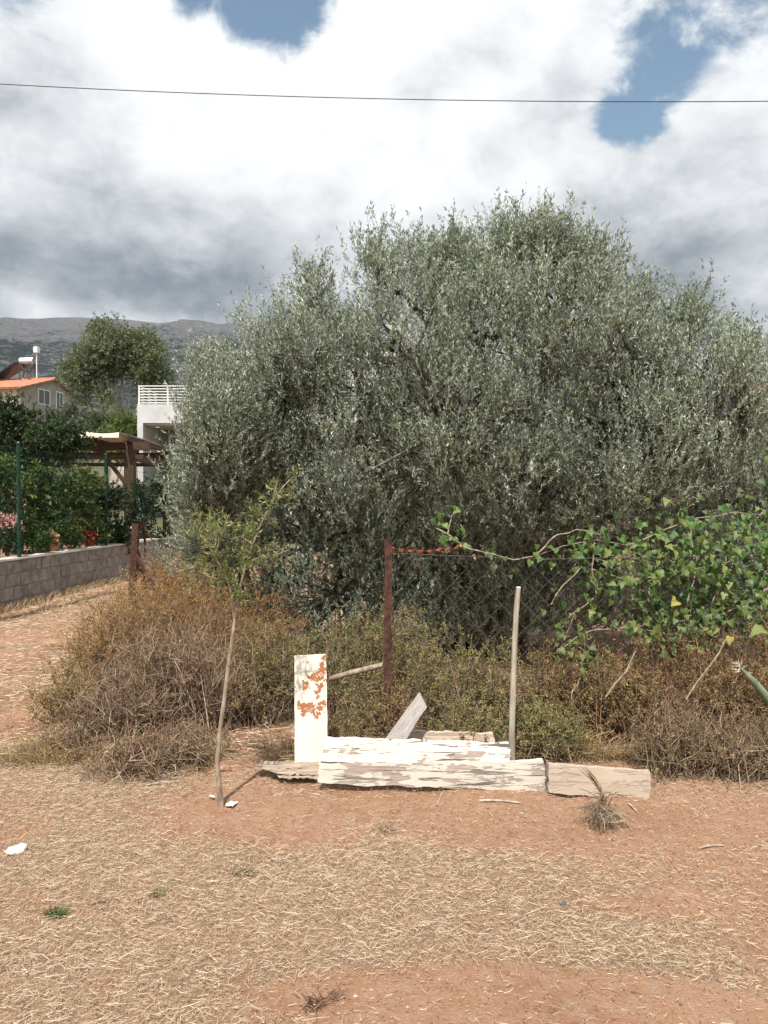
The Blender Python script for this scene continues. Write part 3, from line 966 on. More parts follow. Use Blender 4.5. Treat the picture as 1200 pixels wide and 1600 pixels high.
for sx in (-0.27, 0.25):
    for sy in (-0.16, 0.16):
        MB().bar((sx, sy, 0.0), (sx, sy, 0.45), 0.05).build('leg', M_plastic, tb)
for k, (px, py, Yc) in enumerate(((163, 845, 15.0), (192, 840, 15.9), (203, 841, 16.0))):
    b = P(px, py, Yc)
    o = MB().lathe([(0.001, 0), (0.07, 0), (0.085, 0.13), (0.06, 0.2), (0.03, 0.24), (0.03, 0.28), (0.001, 0.28)], 12).build('white_jug', M_plastic, None, tuple(b))
    tag(o, ['white jug just left of the right green fence post', 'white jug left of the rusty corner post', 'white jug hidden behind the rusty corner post top'][k], 'jug', 'white jugs in the garden')

# overhead cable
n = 40
tt = np.linspace(0, 1, n)
A, B = P(-250, 121, 17), P(1450, 160, 15)
cp = A[None] * (1 - tt[:, None]) + B[None] * tt[:, None]
cp[:, 2] -= 0.26 * (1 - (2 * tt - 1) ** 2)
o = MB().tube(cp, 0.0085, 6).build('overhead_cable', M_cable, None, smooth=True)
tag(o, 'thin black cable strung across the sky', 'cable')

# utility pole that carries the cable: out of view at left, its shadow runs along the wall
up_ = empty('utility_pole', (-5.59, 7.95, 0))
tag(up_, 'wooden utility pole whose shadow falls along the block wall', 'pole')
MB().tube([(0, 0, -0.2), (0, 0, 3), (0.01, 0, 6), (0, 0.02, 9.05)], [0.12, 0.11, 0.10, 0.09], 12).build('shaft', M_bark, up_, smooth=True)
MB().bar((-0.35, 0, 8.7), (0.35, 0, 8.7), 0.07).build('crossarm', M_bark, up_)

# ================================================================ the olive
OL = [(0.30, 0.345, 0.25), (0.20, 0.24, 0.16), (0.44, 0.49, 0.385), (0.25, 0.295, 0.20), (0.14, 0.172, 0.11), (0.52, 0.56, 0.46)]
lobes = [
    lobe(770, 620, 225, 250, 8.2, 1.9), lobe(860, 480, 120, 130, 7.7, 1.4), lobe(640, 500, 105, 125, 7.8, 1.3), lobe(480, 520, 75, 95, 7.9, 0.9, 0.5),
    lobe(355, 650, 58, 108, 7.5, 0.9, 1.1), lobe(318, 770, 46, 72, 7.3, 0.6, 0.6), lobe(430, 860, 135, 140, 7.2, 0.9), lobe(700, 850, 210, 165, 7.2, 0.9),
    lobe(1080, 620, 95, 155, 7.4, 1.2), lobe(1090, 830, 140, 170, 7.1, 0.8), lobe(910, 860, 180, 160, 7.0, 0.8), lobe(560, 720, 120, 160, 7.6, 1.1), lobe(950, 670, 140, 150, 7.2, 1.1),
    lobe(430, 710, 75, 80, 7.7, 0.6, 0.35), lobe(520, 930, 120, 85, 6.9, 0.6), lobe(760, 940, 200, 80, 7.0, 0.6),
    lobe(700, 620, 120, 120, 7.2, 1.0), lobe(820, 740, 140, 110, 7.0, 0.9),
    lobe(1075, 455, 16, 40, 7.6, 0.3, 0.14), lobe(490, 418, 24, 30, 7.9, 0.4, 0.14), lobe(400, 475, 20, 32, 8.0, 0.3, 0.06), lobe(585, 372, 26, 28, 7.8, 0.4, 0.18),
    lobe(840, 348, 42, 30, 7.7, 0.5, 0.32), lobe(930, 383, 28, 36, 7.6, 0.4, 0.22), lobe(1145, 515, 24, 45, 7.4, 0.3, 0.2), lobe(705, 372, 28, 28, 7.9, 0.4, 0.2),
    lobe(992, 440, 12, 36, 7.6, 0.25, 0.1), lobe(790, 345, 28, 26, 7.8, 0.4, 0.2), lobe(1168, 590, 16, 50, 7.2, 0.3, 0.14), lobe(318, 545, 24, 30, 7.7, 0.4, 0.12), lobe(1030, 500, 26, 34, 7.6, 0.3, 0.14),
    lobe(745, 470, 70, 110, 7.8, 1.0, 0.5), lobe(560, 560, 80, 120, 7.9, 0.9, 0.5), lobe(405, 625, 60, 100, 7.8, 0.7, 0.4), lobe(985, 570, 80, 115, 7.5, 0.9, 0.5), lobe(745, 400, 40, 32, 7.8, 0.4, 0.2),
    lobe(900, 900, 260, 120, 8.4, 0.6, 0.6), lobe(1130, 870, 120, 130, 8.0, 0.5, 0.5), lobe(560, 930, 200, 90, 8.4, 0.6, 0.4),
    lobe(1000, 960, 160, 60, 7.0, 0.4, 0.45), lobe(1140, 965, 110, 55, 6.9, 0.4, 0.4), lobe(340, 860, 70, 75, 7.0, 0.5, 0.35), lobe(700, 985, 170, 50, 6.9, 0.4, 0.35),
    lobe(740, 880, 220, 130, 8.0, 0.7), lobe(1190, 780, 70, 160, 7.4, 0.6, 0.5), lobe(1150, 900, 120, 90, 7.3, 0.6, 0.4), lobe(480, 860, 150, 120, 8.0, 0.7), lobe(440, 560, 50, 60, 8.2, 0.5, 0.25),
    lobe(650, 370, 22, 26, 7.8, 0.3, .12), lobe(885, 370, 22, 26, 7.7, 0.3, .12), lobe(362, 540, 22, 30, 7.9, .4, .06)]
def trim(l):
    # the shoots add about 0.35 m outside a lobe: draw the lobes in by that much
    c, r, w = l
    k = c / c[1]
    shift = 0.75 * np.clip((1.75 - c[2]) / 0.6, 0, 1) - 0.45 * np.clip((c[2] - 2.0) / 0.8, 0, 1)  # upper lobes pushed forward, lower ones back, so the crown shades its underside
    sc = (c[1] + shift) / c[1]
    c = np.array([c[0] * sc, c[1] * sc, CAMZ + (c[2] - CAMZ) * sc])
    r = r * np.array([sc, 1.0, sc])
    up_ = np.clip((c[2] - 1.6) / 1.2, 0, 1)
    return (c + np.array([0.05 * np.sign(1.3 - c[0]) * min(1, abs(1.3 - c[0]) / 2), 0, -0.36 * up_]), np.maximum(r - np.array([0.10, 0.05, 0.10]), [0.09, 0.2, 0.14]), w)


lobes = [trim(l) for l in lobes]
tree('olive_tree', 'large bushy grey-green olive tree filling the middle of the view', 'tree', (1.15, 8.3, 0.0), lobes,
     3000, 12, 17, 0.25, 0.042, 0.0097, OL, M_olive, M_bark, 0.26, 12, 0.9, 1.15, 0.82, 0.30, 0.30, spread=0.55, twigcol=(0.17, 0.15, 0.11))

# ================================================================ dry brush and weeds
def bush(name, label, cat, px, Yc, rad, hgt, n_stem, n_leaf, leaf_len, leaf_w, leafcols, twigcols, stem_r=0.0035, ry=None, group=None, upright=0.5, wild=0.25, leafmat=None, twigs=2):
    """a low scrubby plant: many thin stems from a shared foot, small leaves along them"""
    x0 = (px - 600) / F * Yc
    z0 = float(ground_z(np.array([x0]), np.array([Yc]))[0]) - 0.01
    root = empty(name, (x0, Yc, z0))
    tag(root, label, cat, group)
    ry = ry or rad * 0.8
    n_stem = int(n_stem * 0.8)
    foot = rng.normal(size=(n_stem, 3)) * np.array([rad * 0.35, ry * 0.35, 0])
    foot[:, 2] = -0.01
    a = rng.uniform(0, 2 * np.pi, n_stem)
    rr = np.sqrt(rng.uniform(0, 1, n_stem))
    top = np.stack([np.cos(a) * rr * rad, np.sin(a) * rr * ry, hgt * np.sqrt(np.clip(1 - (rr * 0.93) ** 2, 0.02, 1)) * rng.uniform(0.55, 1.08, n_stem)], -1)
    mid = foot * (1 - upright) + top * upright
    mid[:, 2] = top[:, 2] * rng.uniform(0.5, 0.95, n_stem)
    mid += rng.normal(size=mid.shape) * wild * rad * 0.5
    p = bez(foot, mid, top, 5)
    p[:, 1:, :] += rng.normal(size=p[:, 1:].shape) * 0.012
    r = np.linspace(1, 0.45, 5)[None] * stem_r * rng.uniform(0.6, 1.4, (n_stem, 1))
    mb = MB()
    v, q = tube_np(p, r, 3)
    mb.add(v, q, jitter_col(twigcols, n_stem, 0.3, 15))
    # side twigs
    nt = n_stem * twigs
    k = rng.integers(0, n_stem, nt)
    s = rng.integers(2, 5, nt)
    o_ = p[k, s]
    dr = unit(rand_dir(nt) + np.array([0, 0, 0.45]) + unit(p[k, 4] - p[k, 0]) * 0.4)
    L = rng.uniform(0.3, 1.0, nt)[:, None] * min(rad, hgt) * 0.42
    p2 = bez(o_, o_ + dr * L * 0.5 + rng.normal(size=(nt, 3)) * 0.02, o_ + dr * L + rng.normal(size=(nt, 3)) * 0.03, 3)
    p2[..., 2] = np.maximum(p2[..., 2], 0.0)
    v, q = tube_np(p2, np.linspace(1, 0.5, 3)[None] * stem_r * 0.55 * np.ones((nt, 1)), 3)
    mb.add(v, q, jitter_col(twigcols, nt, 0.3, 9))
    mb.build('stems', M_twig, root, color=True)
    if n_leaf:
        k = rng.integers(0, nt, n_leaf)
        t = rng.uniform(0.1, 1, n_leaf)[:, None] * 2
        i0 = np.minimum(t.astype(int)[:, 0], 1)
        fr = t - i0[:, None]
        pos = p2[k, i0] * (1 - fr) + p2[k, i0 + 1] * fr + rng.normal(size=(n_leaf, 3)) * 0.006
        ax = unit(rand_dir(n_leaf) + np.array([0, 0, 0.3]))
        v, q = leaf_np(pos, ax, leaf_len * rng.uniform(0.6, 1.3, n_leaf), leaf_w * rng.uniform(0.7, 1.3, n_leaf), 0.3)
        tone = 1 + 0.35 * fbm(pos[:, 0] * 6 + px, pos[:, 2] * 6, 61, 2)
        MB().add(v, q, np.clip(jitter_col(leafcols, n_leaf, 0.3) * np.repeat(tone, 4)[:, None], 0.01, 0.9)).build('foliage', leafmat or M_dry, root, color=True)
    return root


GOLD = [(0.36, 0.20, 0.068), (0.43, 0.265, 0.10), (0.25, 0.13, 0.045), (0.30, 0.20, 0.07)]
TAN = [(0.37, 0.265, 0.115), (0.28, 0.215, 0.09), (0.44, 0.325, 0.17), (0.24, 0.18, 0.07)]
BRN = [(0.26, 0.17, 0.09), (0.34, 0.23, 0.13), (0.19, 0.115, 0.06), (0.25, 0.22, 0.09)]
OLV = [(0.215, 0.195, 0.075), (0.30, 0.26, 0.11), (0.14, 0.135, 0.05), (0.35, 0.28, 0.14)]
GRN = [(0.12, 0.15, 0.045), (0.17, 0.19, 0.07), (0.08, 0.105, 0.035), (0.26, 0.25, 0.11)]
TWG = [(0.20, 0.145, 0.10), (0.145, 0.10, 0.066), (0.28, 0.215, 0.15)]
for _l in (GOLD, TAN, BRN, OLV, GRN):
    _l[:] = [tuple(1.12 * v for v in c) for c in _l]
TWR = [(0.20, 0.115, 0.072), (0.26, 0.165, 0.105), (0.15, 0.085, 0.055)]
BU = [
    ('golden_shrub', 'tall golden shrub on top of the brush mound, left of the sapling', 285, 6.8, 0.60, 0.84, 280, 5200, GOLD, TWR, 'gold'),
    ('golden_shrub', 'golden dry shrub in front of the rusty corner post', 275, 8.2, 0.72, 0.72, 260, 5200, GOLD, TWR, 'gold'),
    ('golden_shrub', 'golden-brown dry shrub left of the sapling fork', 320, 7.5, 0.70, 0.74, 240, 4600, GOLD, TWR, 'gold'),
    ('golden_shrub', 'yellowish dry shrub at the upper left slope of the brush', 185, 7.2, 0.50, 0.62, 200, 3800, TAN + GOLD[:1], TWR, 'gold'),
    ('golden_shrub', 'rusty brown dry shrub right behind the sapling stem', 395, 7.0, 0.50, 0.70, 200, 3400, GOLD + BRN[:2], TWR, 'gold'),
    ('dry_bush', 'yellow-green dry bush at the left edge of the brush', 160, 6.0, 0.44, 0.42, 240, 4000, TAN + GOLD, TWG, 'brush'),
    ('dry_bush', 'low straw-coloured bush at the far left by the grass', 112, 5.25, 0.32, 0.30, 180, 2600, TAN, TWG, 'brush'),
    ('dry_bush', 'brownish dry bush behind the dead twig heap', 225, 6.2, 0.52, 0.76, 280, 4200, GOLD + BRN, TWG, 'brush'),
    ('dry_bush', 'brown bush just right of the sapling stem', 405, 5.4, 0.40, 0.58, 260, 3200, BRN + OLV[:2], TWG, 'brush'),
    ('dry_bush', 'reddish brown bush behind the dead twigs left of the sapling', 322, 6.1, 0.42, 0.70, 280, 3000, BRN, TWR, 'brush'),
    ('weed_clump', 'dull green weed clump left of the white rusty panel', 440, 5.5, 0.34, 0.66, 240, 3400, GRN + OLV, TWG, 'weeds'),
    ('weed_clump', 'green weed clump right behind the white rusty panel', 535, 5.4, 0.38, 0.70, 260, 4200, GRN + OLV, TWG, 'weeds'),
    ('weed_clump', 'tall green weed clump behind the rusty fence post', 612, 5.6, 0.40, 0.78, 260, 4200, GRN + OLV, TWR, 'weeds'),
    ('weed_clump', 'olive-coloured weed clump behind the slanting grey board', 690, 5.2, 0.42, 0.64, 260, 4600, OLV, TWG, 'weeds'),
    ('weed_clump', 'yellow-green weed clump left of the pale stick', 765, 5.1, 0.36, 0.56, 260, 4400, OLV, TWG, 'weeds'),
    ('weed_clump', 'low green weeds between the panel and the slanting board', 560, 4.75, 0.24, 0.30, 180, 2200, OLV + BRN, TWG, 'weeds'),
    ('weed_clump', 'reddish weed clump at the foot of the rusty post', 612, 4.78, 0.16, 0.36, 160, 1300, BRN, TWR, 'weeds'),
    ('weed_clump', 'low weeds above the peeling board, left of the stick', 735, 4.7, 0.26, 0.30, 180, 2600, OLV, TWG, 'weeds'),
    ('weed_clump', 'bright low weeds right of the pale stick foot', 848, 4.62, 0.24, 0.33, 200, 3200, GRN + OLV, TWG, 'weeds'),
    ('brown_bush', 'brown-green bush right of the pale stick', 885, 5.1, 0.42, 0.62, 280, 4400, BRN + OLV, TWR, 'right'),
    ('brown_bush', 'olive-brown bush under the hanging vine strand', 960, 5.0, 0.44, 0.58, 280, 4400, OLV + BRN, TWR, 'right'),
    ('brown_bush', 'large reddish brown bush below the vine at right', 1050, 4.95, 0.46, 0.66, 320, 4600, BRN, TWR, 'right'),
    ('brown_bush', 'tall brown bush at the right under yellow leaf', 1135, 4.95, 0.48, 0.70, 320, 4600, BRN, TWR, 'right'),
    ('brown_bush', 'dark brown bush cut off by the right edge', 1215, 4.8, 0.42, 0.68, 280, 3600, BRN + OLV[2:3], TWR, 'right'),
    ('dead_bush', 'bare reddish twig bush at the end of the beige plank', 1045, 4.42, 0.26, 0.42, 240, 700, BRN, TWG, 'right'),
    ('dead_bush', 'bare grey twig bush near the lower right edge', 1130, 4.40, 0.30, 0.40, 240, 700, BRN, TWG, 'right'),
    ('dead_bush', 'bare twig bush cut by the lower right edge', 1200, 4.38, 0.26, 0.36, 200, 500, BRN, TWG, 'right'),
]
GN = {'gold': 'golden dry shrubs on the left', 'brush': 'dry bushes around the dead twigs', 'weeds': 'weed clumps behind the boards', 'right': 'brown bushes on the right'}
for (nm, lab, px, Yc, rad, hg, ns, nl, lc, tc, kk) in BU:
    nl = int(nl * 1.6)
    hg *= 1.16 if kk in ('gold', 'brush') else 1.05
    bush(nm, lab, 'bush' if 'weed' not in nm else 'weed', px, Yc, rad, hg, ns, nl, 0.021 if kk != 'gold' else 0.022, 0.0072 if kk != 'gold' else 0.008, lc, tc, 0.003, group=GN[kk], wild=0.3)
# heap of dead grey twigs
for (px, Yc, rad, hg, ns, lab) in ((250, 5.3, 0.48, 0.60, 460, 'heap of bare grey twigs in the middle of the left brush'),
                                   (318, 5.25, 0.34, 0.58, 300, 'upright bare grey twigs just left of the sapling'),
                                   (185, 4.95, 0.38, 0.38, 300, 'low tangle of grey twigs at the lower left of the brush'),
                                   (285, 4.6, 0.30, 0.22, 240, 'straw-coloured tangle spilling toward the sapling foot'),
                                   (205, 4.45, 0.30, 0.16, 240, 'flattened straw tangle below the twig heap'),
                                   (125, 4.75, 0.28, 0.14, 220, 'flattened dry stalks at the left below the yellow bush')):
    bush('twig_heap', lab, 'twigs', px, Yc, rad, hg * rng.uniform(0.95, 1.25), ns, 300, 0.03, 0.008, BRN, TWG + TWR + [(0.36, 0.29, 0.22)], 0.0034, group='dead twigs on the left', upright=0.35, wild=0.7, twigs=3)

# ================================================================ sapling
def sap(px, py, Yc): return P(px, py, Yc)


sb = P(345, 1265, 3.96)
sb[2] = float(ground_z(sb[:1], sb[1:2])[0])
sp_ = empty('sapling', tuple(sb))
tag(sp_, 'thin leaning sapling with feathery yellow-green leaves in front of the brush', 'tree')
Y0 = 3.96
trunk = np.array([P(345, 1272, Y0), P(341, 1230, Y0), P(338, 1190, Y0), P(343, 1140, Y0), P(350, 1090, Y0 + .01), P(356, 1040, Y0 + .02), P(363, 995, Y0 + .03), P(366, 968, Y0 + .04)])
MB().tube(trunk - sb, [0.018, 0.0135, 0.0125, 0.012, 0.0112, 0.0105, 0.0095, 0.0085], 8).build('trunk', M_sapbark, sp_, smooth=True)
brs = [[(366, 970), (361, 945), (359, 922), (352, 900), (335, 870), (322, 845)], [(366, 970), (371, 945), (378, 905), (386, 880), (394, 850), (408, 815), (424, 785), (434, 752)],
       [(360, 925), (368, 905), (376, 885), (390, 862), (402, 850)], [(352, 900), (338, 905), (322, 900), (306, 880)], [(335, 870), (345, 845), (350, 825)], [(386, 880), (410, 868), (430, 868), (450, 858)],
       [(408, 815), (395, 800), (388, 790)], [(361, 948), (374, 935), (380, 925)], [(394, 850), (376, 838), (362, 842)], [(322, 845), (310, 830), (318, 815)], [(424, 785), (445, 762), (462, 742)]]
fol_p, fol_d = [], []
for i, br in enumerate(brs):
    pts = np.array([P(x, y, Y0 + 0.04 + (0.12 * ((i * 37) % 7 - 3) / 3) * k / len(br)) for k, (x, y) in enumerate(br)]) - sb
    pts += rng.normal(size=pts.shape) * 0.003
    MB().tube(pts, np.linspace(0.0085 if i < 2 else 0.005, 0.0022, len(br)), 6).build('branch', M_sapbark, sp_, smooth=True)
    for k in range(2 if i < 3 else 1, len(pts)):
        for _ in range(5):
            t = rng.random()
            fol_p.append(pts[k - 1] * (1 - t) + pts[k] * t)
            fol_d.append(unit(rng.normal(size=3) + np.array([0, 0, 0.3]) + unit(pts[k] - pts[k - 1]) * 0.4))
# extra sprays in the main leafy patches
for (px, py, sx, sy, n) in ((320, 835, 24, 28, 70), (340, 880, 24, 30, 60), (400, 845, 26, 26, 60), (385, 880, 16, 20, 24), (425, 775, 14, 22, 30), (345, 815, 24, 12, 24), (325, 920, 18, 18, 24)):
    for _ in range(int(n * 0.28)):
        fol_p.append(P(px + rng.normal() * sx * 0.6, py + rng.normal() * sy * 0.6, Y0 + rng.normal() * 0.1) - sb)
        fol_d.append(unit(rng.normal(size=3) + np.array([0, 0, 0.4])))
fol_p, fol_d = np.array(fol_p), np.array(fol_d)
pth, v, q = shoots(fol_p, fol_d, 0.075 * rng.uniform(0.6, 1.4, len(fol_p)), 9, 0.036, 0.0062, 0.8)
SAPC = [(0.22, 0.265, 0.085), (0.16, 0.21, 0.065), (0.31, 0.335, 0.125), (0.12, 0.16, 0.05)]
v2, q2 = tube_np(pth, np.full((len(pth), 4), 0.0011), 3)
MB().add(v, q, jitter_col(SAPC, len(q), 0.3)).add(v2, q2, (0.24, 0.2, 0.1)).build('foliage', M_leaf, sp_, color=True)

# ================================================================ rusty fences
Yp = 4.85
fz = float(ground_z(np.array([0.02]), np.array([Yp]))[0])
rf = empty('rusty_fence', (P(605, 0, Yp)[0], Yp, fz))
tag(rf, 'old chain-link fence on a rusty iron post among the weeds', 'fence')
hP = P(605, 843, Yp)[2] - fz
mb = MB()                                     # angle-iron post, slightly leaning
zs = np.linspace(-0.1, hP, 9)
for (x0, y0, x1, y1) in ((-0.023, -0.004, 0.023, 0.004), (-0.023, 0.004, -0.016, 0.044)):
    vv = []
    for k, z in enumerate(zs):
        w = 0.0025 * math.sin(k * 2.1)
        for (x, y) in ((x0, y0), (x1, y0), (x1, y1), (x0, y1)):
            vv.append((x + w + 0.006 * z, y, z))
    ff = [[k * 4 + a, k * 4 + (a + 1) % 4, k * 4 + 4 + (a + 1) % 4, k * 4 + 4 + a] for k in range(8) for a in range(4)] + [[3, 2, 1, 0], [32, 33, 34, 35]]
    mb.add(vv, np.array(ff))
mb.build('post', M_rust, rf)
# top strip, rusty orange, twisting away from the post
A0, B0 = np.array([0.01, 0.03, hP - 0.055]), P(722, 852, 5.0) - np.array(rf.location)
n = 34
tt = np.linspace(0, 1, n)
cp = A0 * (1 - tt[:, None]) + B0 * tt[:, None] + np.stack([np.zeros(n), 0.01 * np.sin(tt * 14), 0.012 * fbm(tt * 9, tt * 0, 4, 2) - 0.03 * (1 - (2 * tt - 1) ** 2)], -1)
mb = MB()
vs = []
for k in range(n):
    a = k * 0.75
    w = 0.013 * (0.7 + 0.5 * rng.random())
    vs += [cp[k] + w * np.array([0, math.cos(a), math.sin(a)]), cp[k] + 0.003 * np.array([0, -math.sin(a), math.cos(a)]), cp[k] - w * np.array([0, math.cos(a), math.sin(a)]), cp[k] - 0.003 * np.array([0, -math.sin(a), math.cos(a)])]
mb.add(vs, np.array([[k * 4 + a, k * 4 + (a + 1) % 4, k * 4 + 4 + (a + 1) % 4, k * 4 + 4 + a] for k in range(n - 1) for a in range(4)]))
o = mb.build('top_strip', M_rustred, rf)
o['label'] = 'twisted orange-rusted strip'
MB().tube([(0.02, 0.045, hP - 0.09), (1.0, 0.06, hP - 0.13), (2.4, 0.06, hP - 0.10)], 0.0018, 5).build('line_wire', M_wire, rf)
# chain link: zigzag wires
mb = MB()
pit, x1, ztop, zbot = 0.075, 2.4, hP - 0.12, 0.06
nc = int(x1 / pit)
rows = int((ztop - zbot) / pit)
paths = []
for c_ in range(nc):
    x = 0.02 + c_ * pit
    pp = []
    for r_ in range(rows + 1):
        pp.append((x + (pit / 2 if (r_ + c_) % 2 else -pit / 2) * 1.04, 0.055 + (0.004 if ((r_ + c_) % 2) else -0.004) + 0.02 * math.sin(x * 3 + r_ * 0.3), ztop - r_ * pit))
    paths.append(pp)
v, q = tube_np(np.array(paths), np.full((nc, rows + 1), 0.0021), 4)
mb.add(v, q).build('chain_link_mesh', noisy_mat('zinc_wire', (0.075, 0.065, 0.055), (0.15, 0.135, 0.12), 30, 0.6, 0.1, 0.001), rf, smooth=True)
o = MB().tube(np.array([P(515, 1062, 4.9), P(550, 1052, 4.9), P(598, 1040, 4.92)]) - np.array(rf.location), [0.017, 0.019, 0.018], 7).build('brace', M_sapbark, rf, smooth=True)
o['label'] = 'pale wooden brace pole'

# corner post with braces, left
Yc = 11.6
cb = P(205, 0, Yc)
cpst = empty('corner_post', (cb[0], Yc, 0))
tag(cpst, 'rusty iron corner post with two slanting braces near the block wall', 'post')
o0 = np.array([cb[0], Yc, 0])


def angle_iron(mb, a, b, w=0.09, t=0.012):
    a, b = np.array(a, float), np.array(b, float)
    ax = unit(b - a)
    s = unit(np.cross(ax, np.array([0, 1.0, 0.2])))
    u = np.cross(s, ax)
    for (p0, p1, q0, q1) in ((-w / 2, w / 2, 0, t), (-w / 2, -w / 2 + t, t, w)):
        v = [e + s * i + u * j for e in (a, b) for (i, j) in ((p0, q0), (p1, q0), (p1, q1), (p0, q1))]
        mb.add(v, np.array([[0, 1, 2, 3], [7, 6, 5, 4], [0, 4, 5, 1], [1, 5, 6, 2], [2, 6, 7, 3], [3, 7, 4, 0]]))
    return mb


angle_iron(MB(), P(203, 950, Yc) - o0, P(211, 818, Yc) - o0, 0.095).build('post_shaft', M_rust, cpst)
angle_iron(MB(), P(209, 845, Yc + 0.05) - o0, P(228, 930, Yc + 1.0) - o0, 0.085).build('brace', M_rust, cpst)
angle_iron(MB(), P(211, 868, Yc - 0.06) - o0, P(262, 955, Yc - 1.9) - o0, 0.085).build('brace', M_rust, cpst)
MB().tube([P(214, 840, Yc) - o0, P(222, 815, Yc) - o0, P(232, 838, Yc) - o0, P(245, 850, Yc + .3) - o0], 0.008, 5).build('wire', M_rust, cpst)
MB().tube([P(222, 812, Yc) - o0, P(226, 845, Yc + 0.4) - o0, P(226, 870, Yc + 0.4) - o0], 0.02, 5).build('stub', M_rust, cpst)
rr_ = empty('fallen_rail', P(300, 1000, 6.9))
tag(rr_, 'reddish rusty rail lying slanted through the left brush behind the sapling', 'rail')
o1 = np.array(P(300, 1000, 6.9))
angle_iron(MB(), P(268, 955, 7.6) - o1, P(378, 1098, 5.15) - o1, 0.045, 0.008).build('bar', M_rust, rr_)

# ================================================================ boards
def flaked_wood(name, paint, bare1, bare2, thr, up_bias=0.0, sx=2.2, sz=16.0, crack=0.5, seed=0.0):
    """old paint flaking off bare timber, grain along local x"""
    m, g = mat(name)
    co = g.vm('ADD', g.coord(), (seed, seed * 0.7, 0))
    st = g.scale(co, (sx, 1, sz))
    big = g.noise(st, 1.6, 6, 0.62, 0.4)
    fine = g.noise(g.scale(co, (6, 1, 90)), 1.5, 5, 0.7, 0.3)
    blot = g.noise(g.scale(co, (3.5, 1, 5)), 1.7, 5, 0.6, 0.4)
    s = g.n('ShaderNodeSeparateXYZ')
    g.put(s.inputs[0], g.coord())
    v = g.m('ADD', g.m('ADD', g.m('MULTIPLY', big, 0.55), g.m('MULTIPLY', blot, 0.45)), g.m('MULTIPLY', s.outputs[2], up_bias))
    f = g.ss(v, thr - 0.015, thr + 0.02)
    bare = g.mix(g.ss(fine, 0.3, 0.7), bare1, bare2)
    crackn = g.ss(g.noise(g.scale(co, (2.5, 1, 40)), 1.3, 4, 0.6, 0.6), 0.585, 0.62)
    pc = g.mix(g.m('MULTIPLY', g.ss(fine, 0.55, 0.8), 0.35), paint, tuple(x * 0.75 for x in paint))
    c = g.mix(f, bare, pc)
    c = g.mix(g.m('MULTIPLY', crackn, crack), c, (0.10, 0.08, 0.065))
    hgt = g.m('ADD', g.m('MULTIPLY', f, 1.0), g.m('SUBTRACT', g.m('MULTIPLY', fine, 0.35), g.m('MULTIPLY', crackn, 0.8)))
    finish(g, c, 0.75, g.bump(hgt, 0.7, 0.004), 0.2)
    return m


def plate(name, outline, Yc, thick, m, parent, org, tilt_back=0.0, wob=0.0, nx=26, nz=8):
    """a board cut to an outline given in photo pixels (quad: TL,TR,BR,BL), with real thickness; slightly warped"""
    TL, TR, BR, BL = (np.array(p, float) for p in outline)
    u = np.linspace(0, 1, nx)
    w = np.linspace(0, 1, nz)
    U, Wv = np.meshgrid(u, w)
    px = (TL[None, None] * (1 - U[..., None]) + TR * U[..., None]) * (1 - Wv[..., None]) + (BL * (1 - U[..., None]) + BR * U[..., None]) * Wv[..., None]
    front, back = [], []
    depth = Yc + tilt_back * (1 - Wv)
    edge = np.minimum.reduce([U * nx, (1 - U) * nx, Wv * nz, (1 - Wv) * nz])
    jit = wob * (edge < 0.5)
    PX = px[..., 0] + jit * fbm(Wv * 9 + 2, U * 3, 71, 2) * 4 * ((U < 0.01) | (U > 0.99))
    PY = px[..., 1] + jit * fbm(U * 14 + Yc, Wv * 3, 73, 3) * 3.0
    Yw = depth + 0.004 * fbm(U * 3, Wv * 2, 77, 2)
    A = np.stack([(PX - 600) / F * Yw, Yw, CAMZ - (PY - HOR) / F * Yw], -1).reshape(-1, 3)
    Bk = A + np.array([0, thick, thick * tilt_back * 0.3])
    idx = np.arange(nx * nz).reshape(nz, nx)
    f = np.stack([idx[:-1, :-1], idx[1:, :-1], idx[1:, 1:], idx[:-1, 1:]], -1).reshape(-1, 4)
    n = nx * nz
    ring = np.concatenate([idx[0, :], idx[1:, -1], idx[-1, -2::-1], idx[-2:0:-1, 0]])
    r2 = np.roll(ring, -1)
    side = np.stack([ring, r2, r2 + n, ring + n], -1)
    mb = MB().add(np.concatenate([A, Bk]) - org, np.concatenate([f, f[:, ::-1] + n, side]))
    return mb.build(name, m, parent)


M_peelA = flaked_wood('peeling_white_paint', (0.60, 0.57, 0.50), (0.27, 0.215, 0.18), (0.43, 0.36, 0.30), 0.425, 0.0, crack=0.95)
M_peelB = flaked_wood('worn_white_paint', (0.57, 0.53, 0.46), (0.27, 0.205, 0.185), (0.47, 0.39, 0.325), 0.485, 0.0, seed=3.0, crack=0.8)
M_grayboard = flaked_wood('weathered_grey_board', (0.50, 0.46, 0.43), (0.30, 0.26, 0.235), (0.43, 0.39, 0.36), 0.55, sx=5, sz=12, seed=5.0, crack=0.3)
M_beigeboard = flaked_wood('beige_board', (0.44, 0.36, 0.285), (0.37, 0.295, 0.23), (0.45, 0.37, 0.295), 0.47, sx=2, sz=10, seed=8.0, crack=0.15)
M_pinkboard = flaked_wood('pinkish_board', (0.60, 0.47, 0.38), (0.48, 0.34, 0.26), (0.58, 0.46, 0.37), 0.5, seed=9.0, crack=0.3)
M_oldwood = flaked_wood('old_grey_timber', (0.42, 0.34, 0.26), (0.22, 0.17, 0.125), (0.40, 0.32, 0.25), 0.52, sx=1.5, sz=25, seed=2.0, crack=0.8)

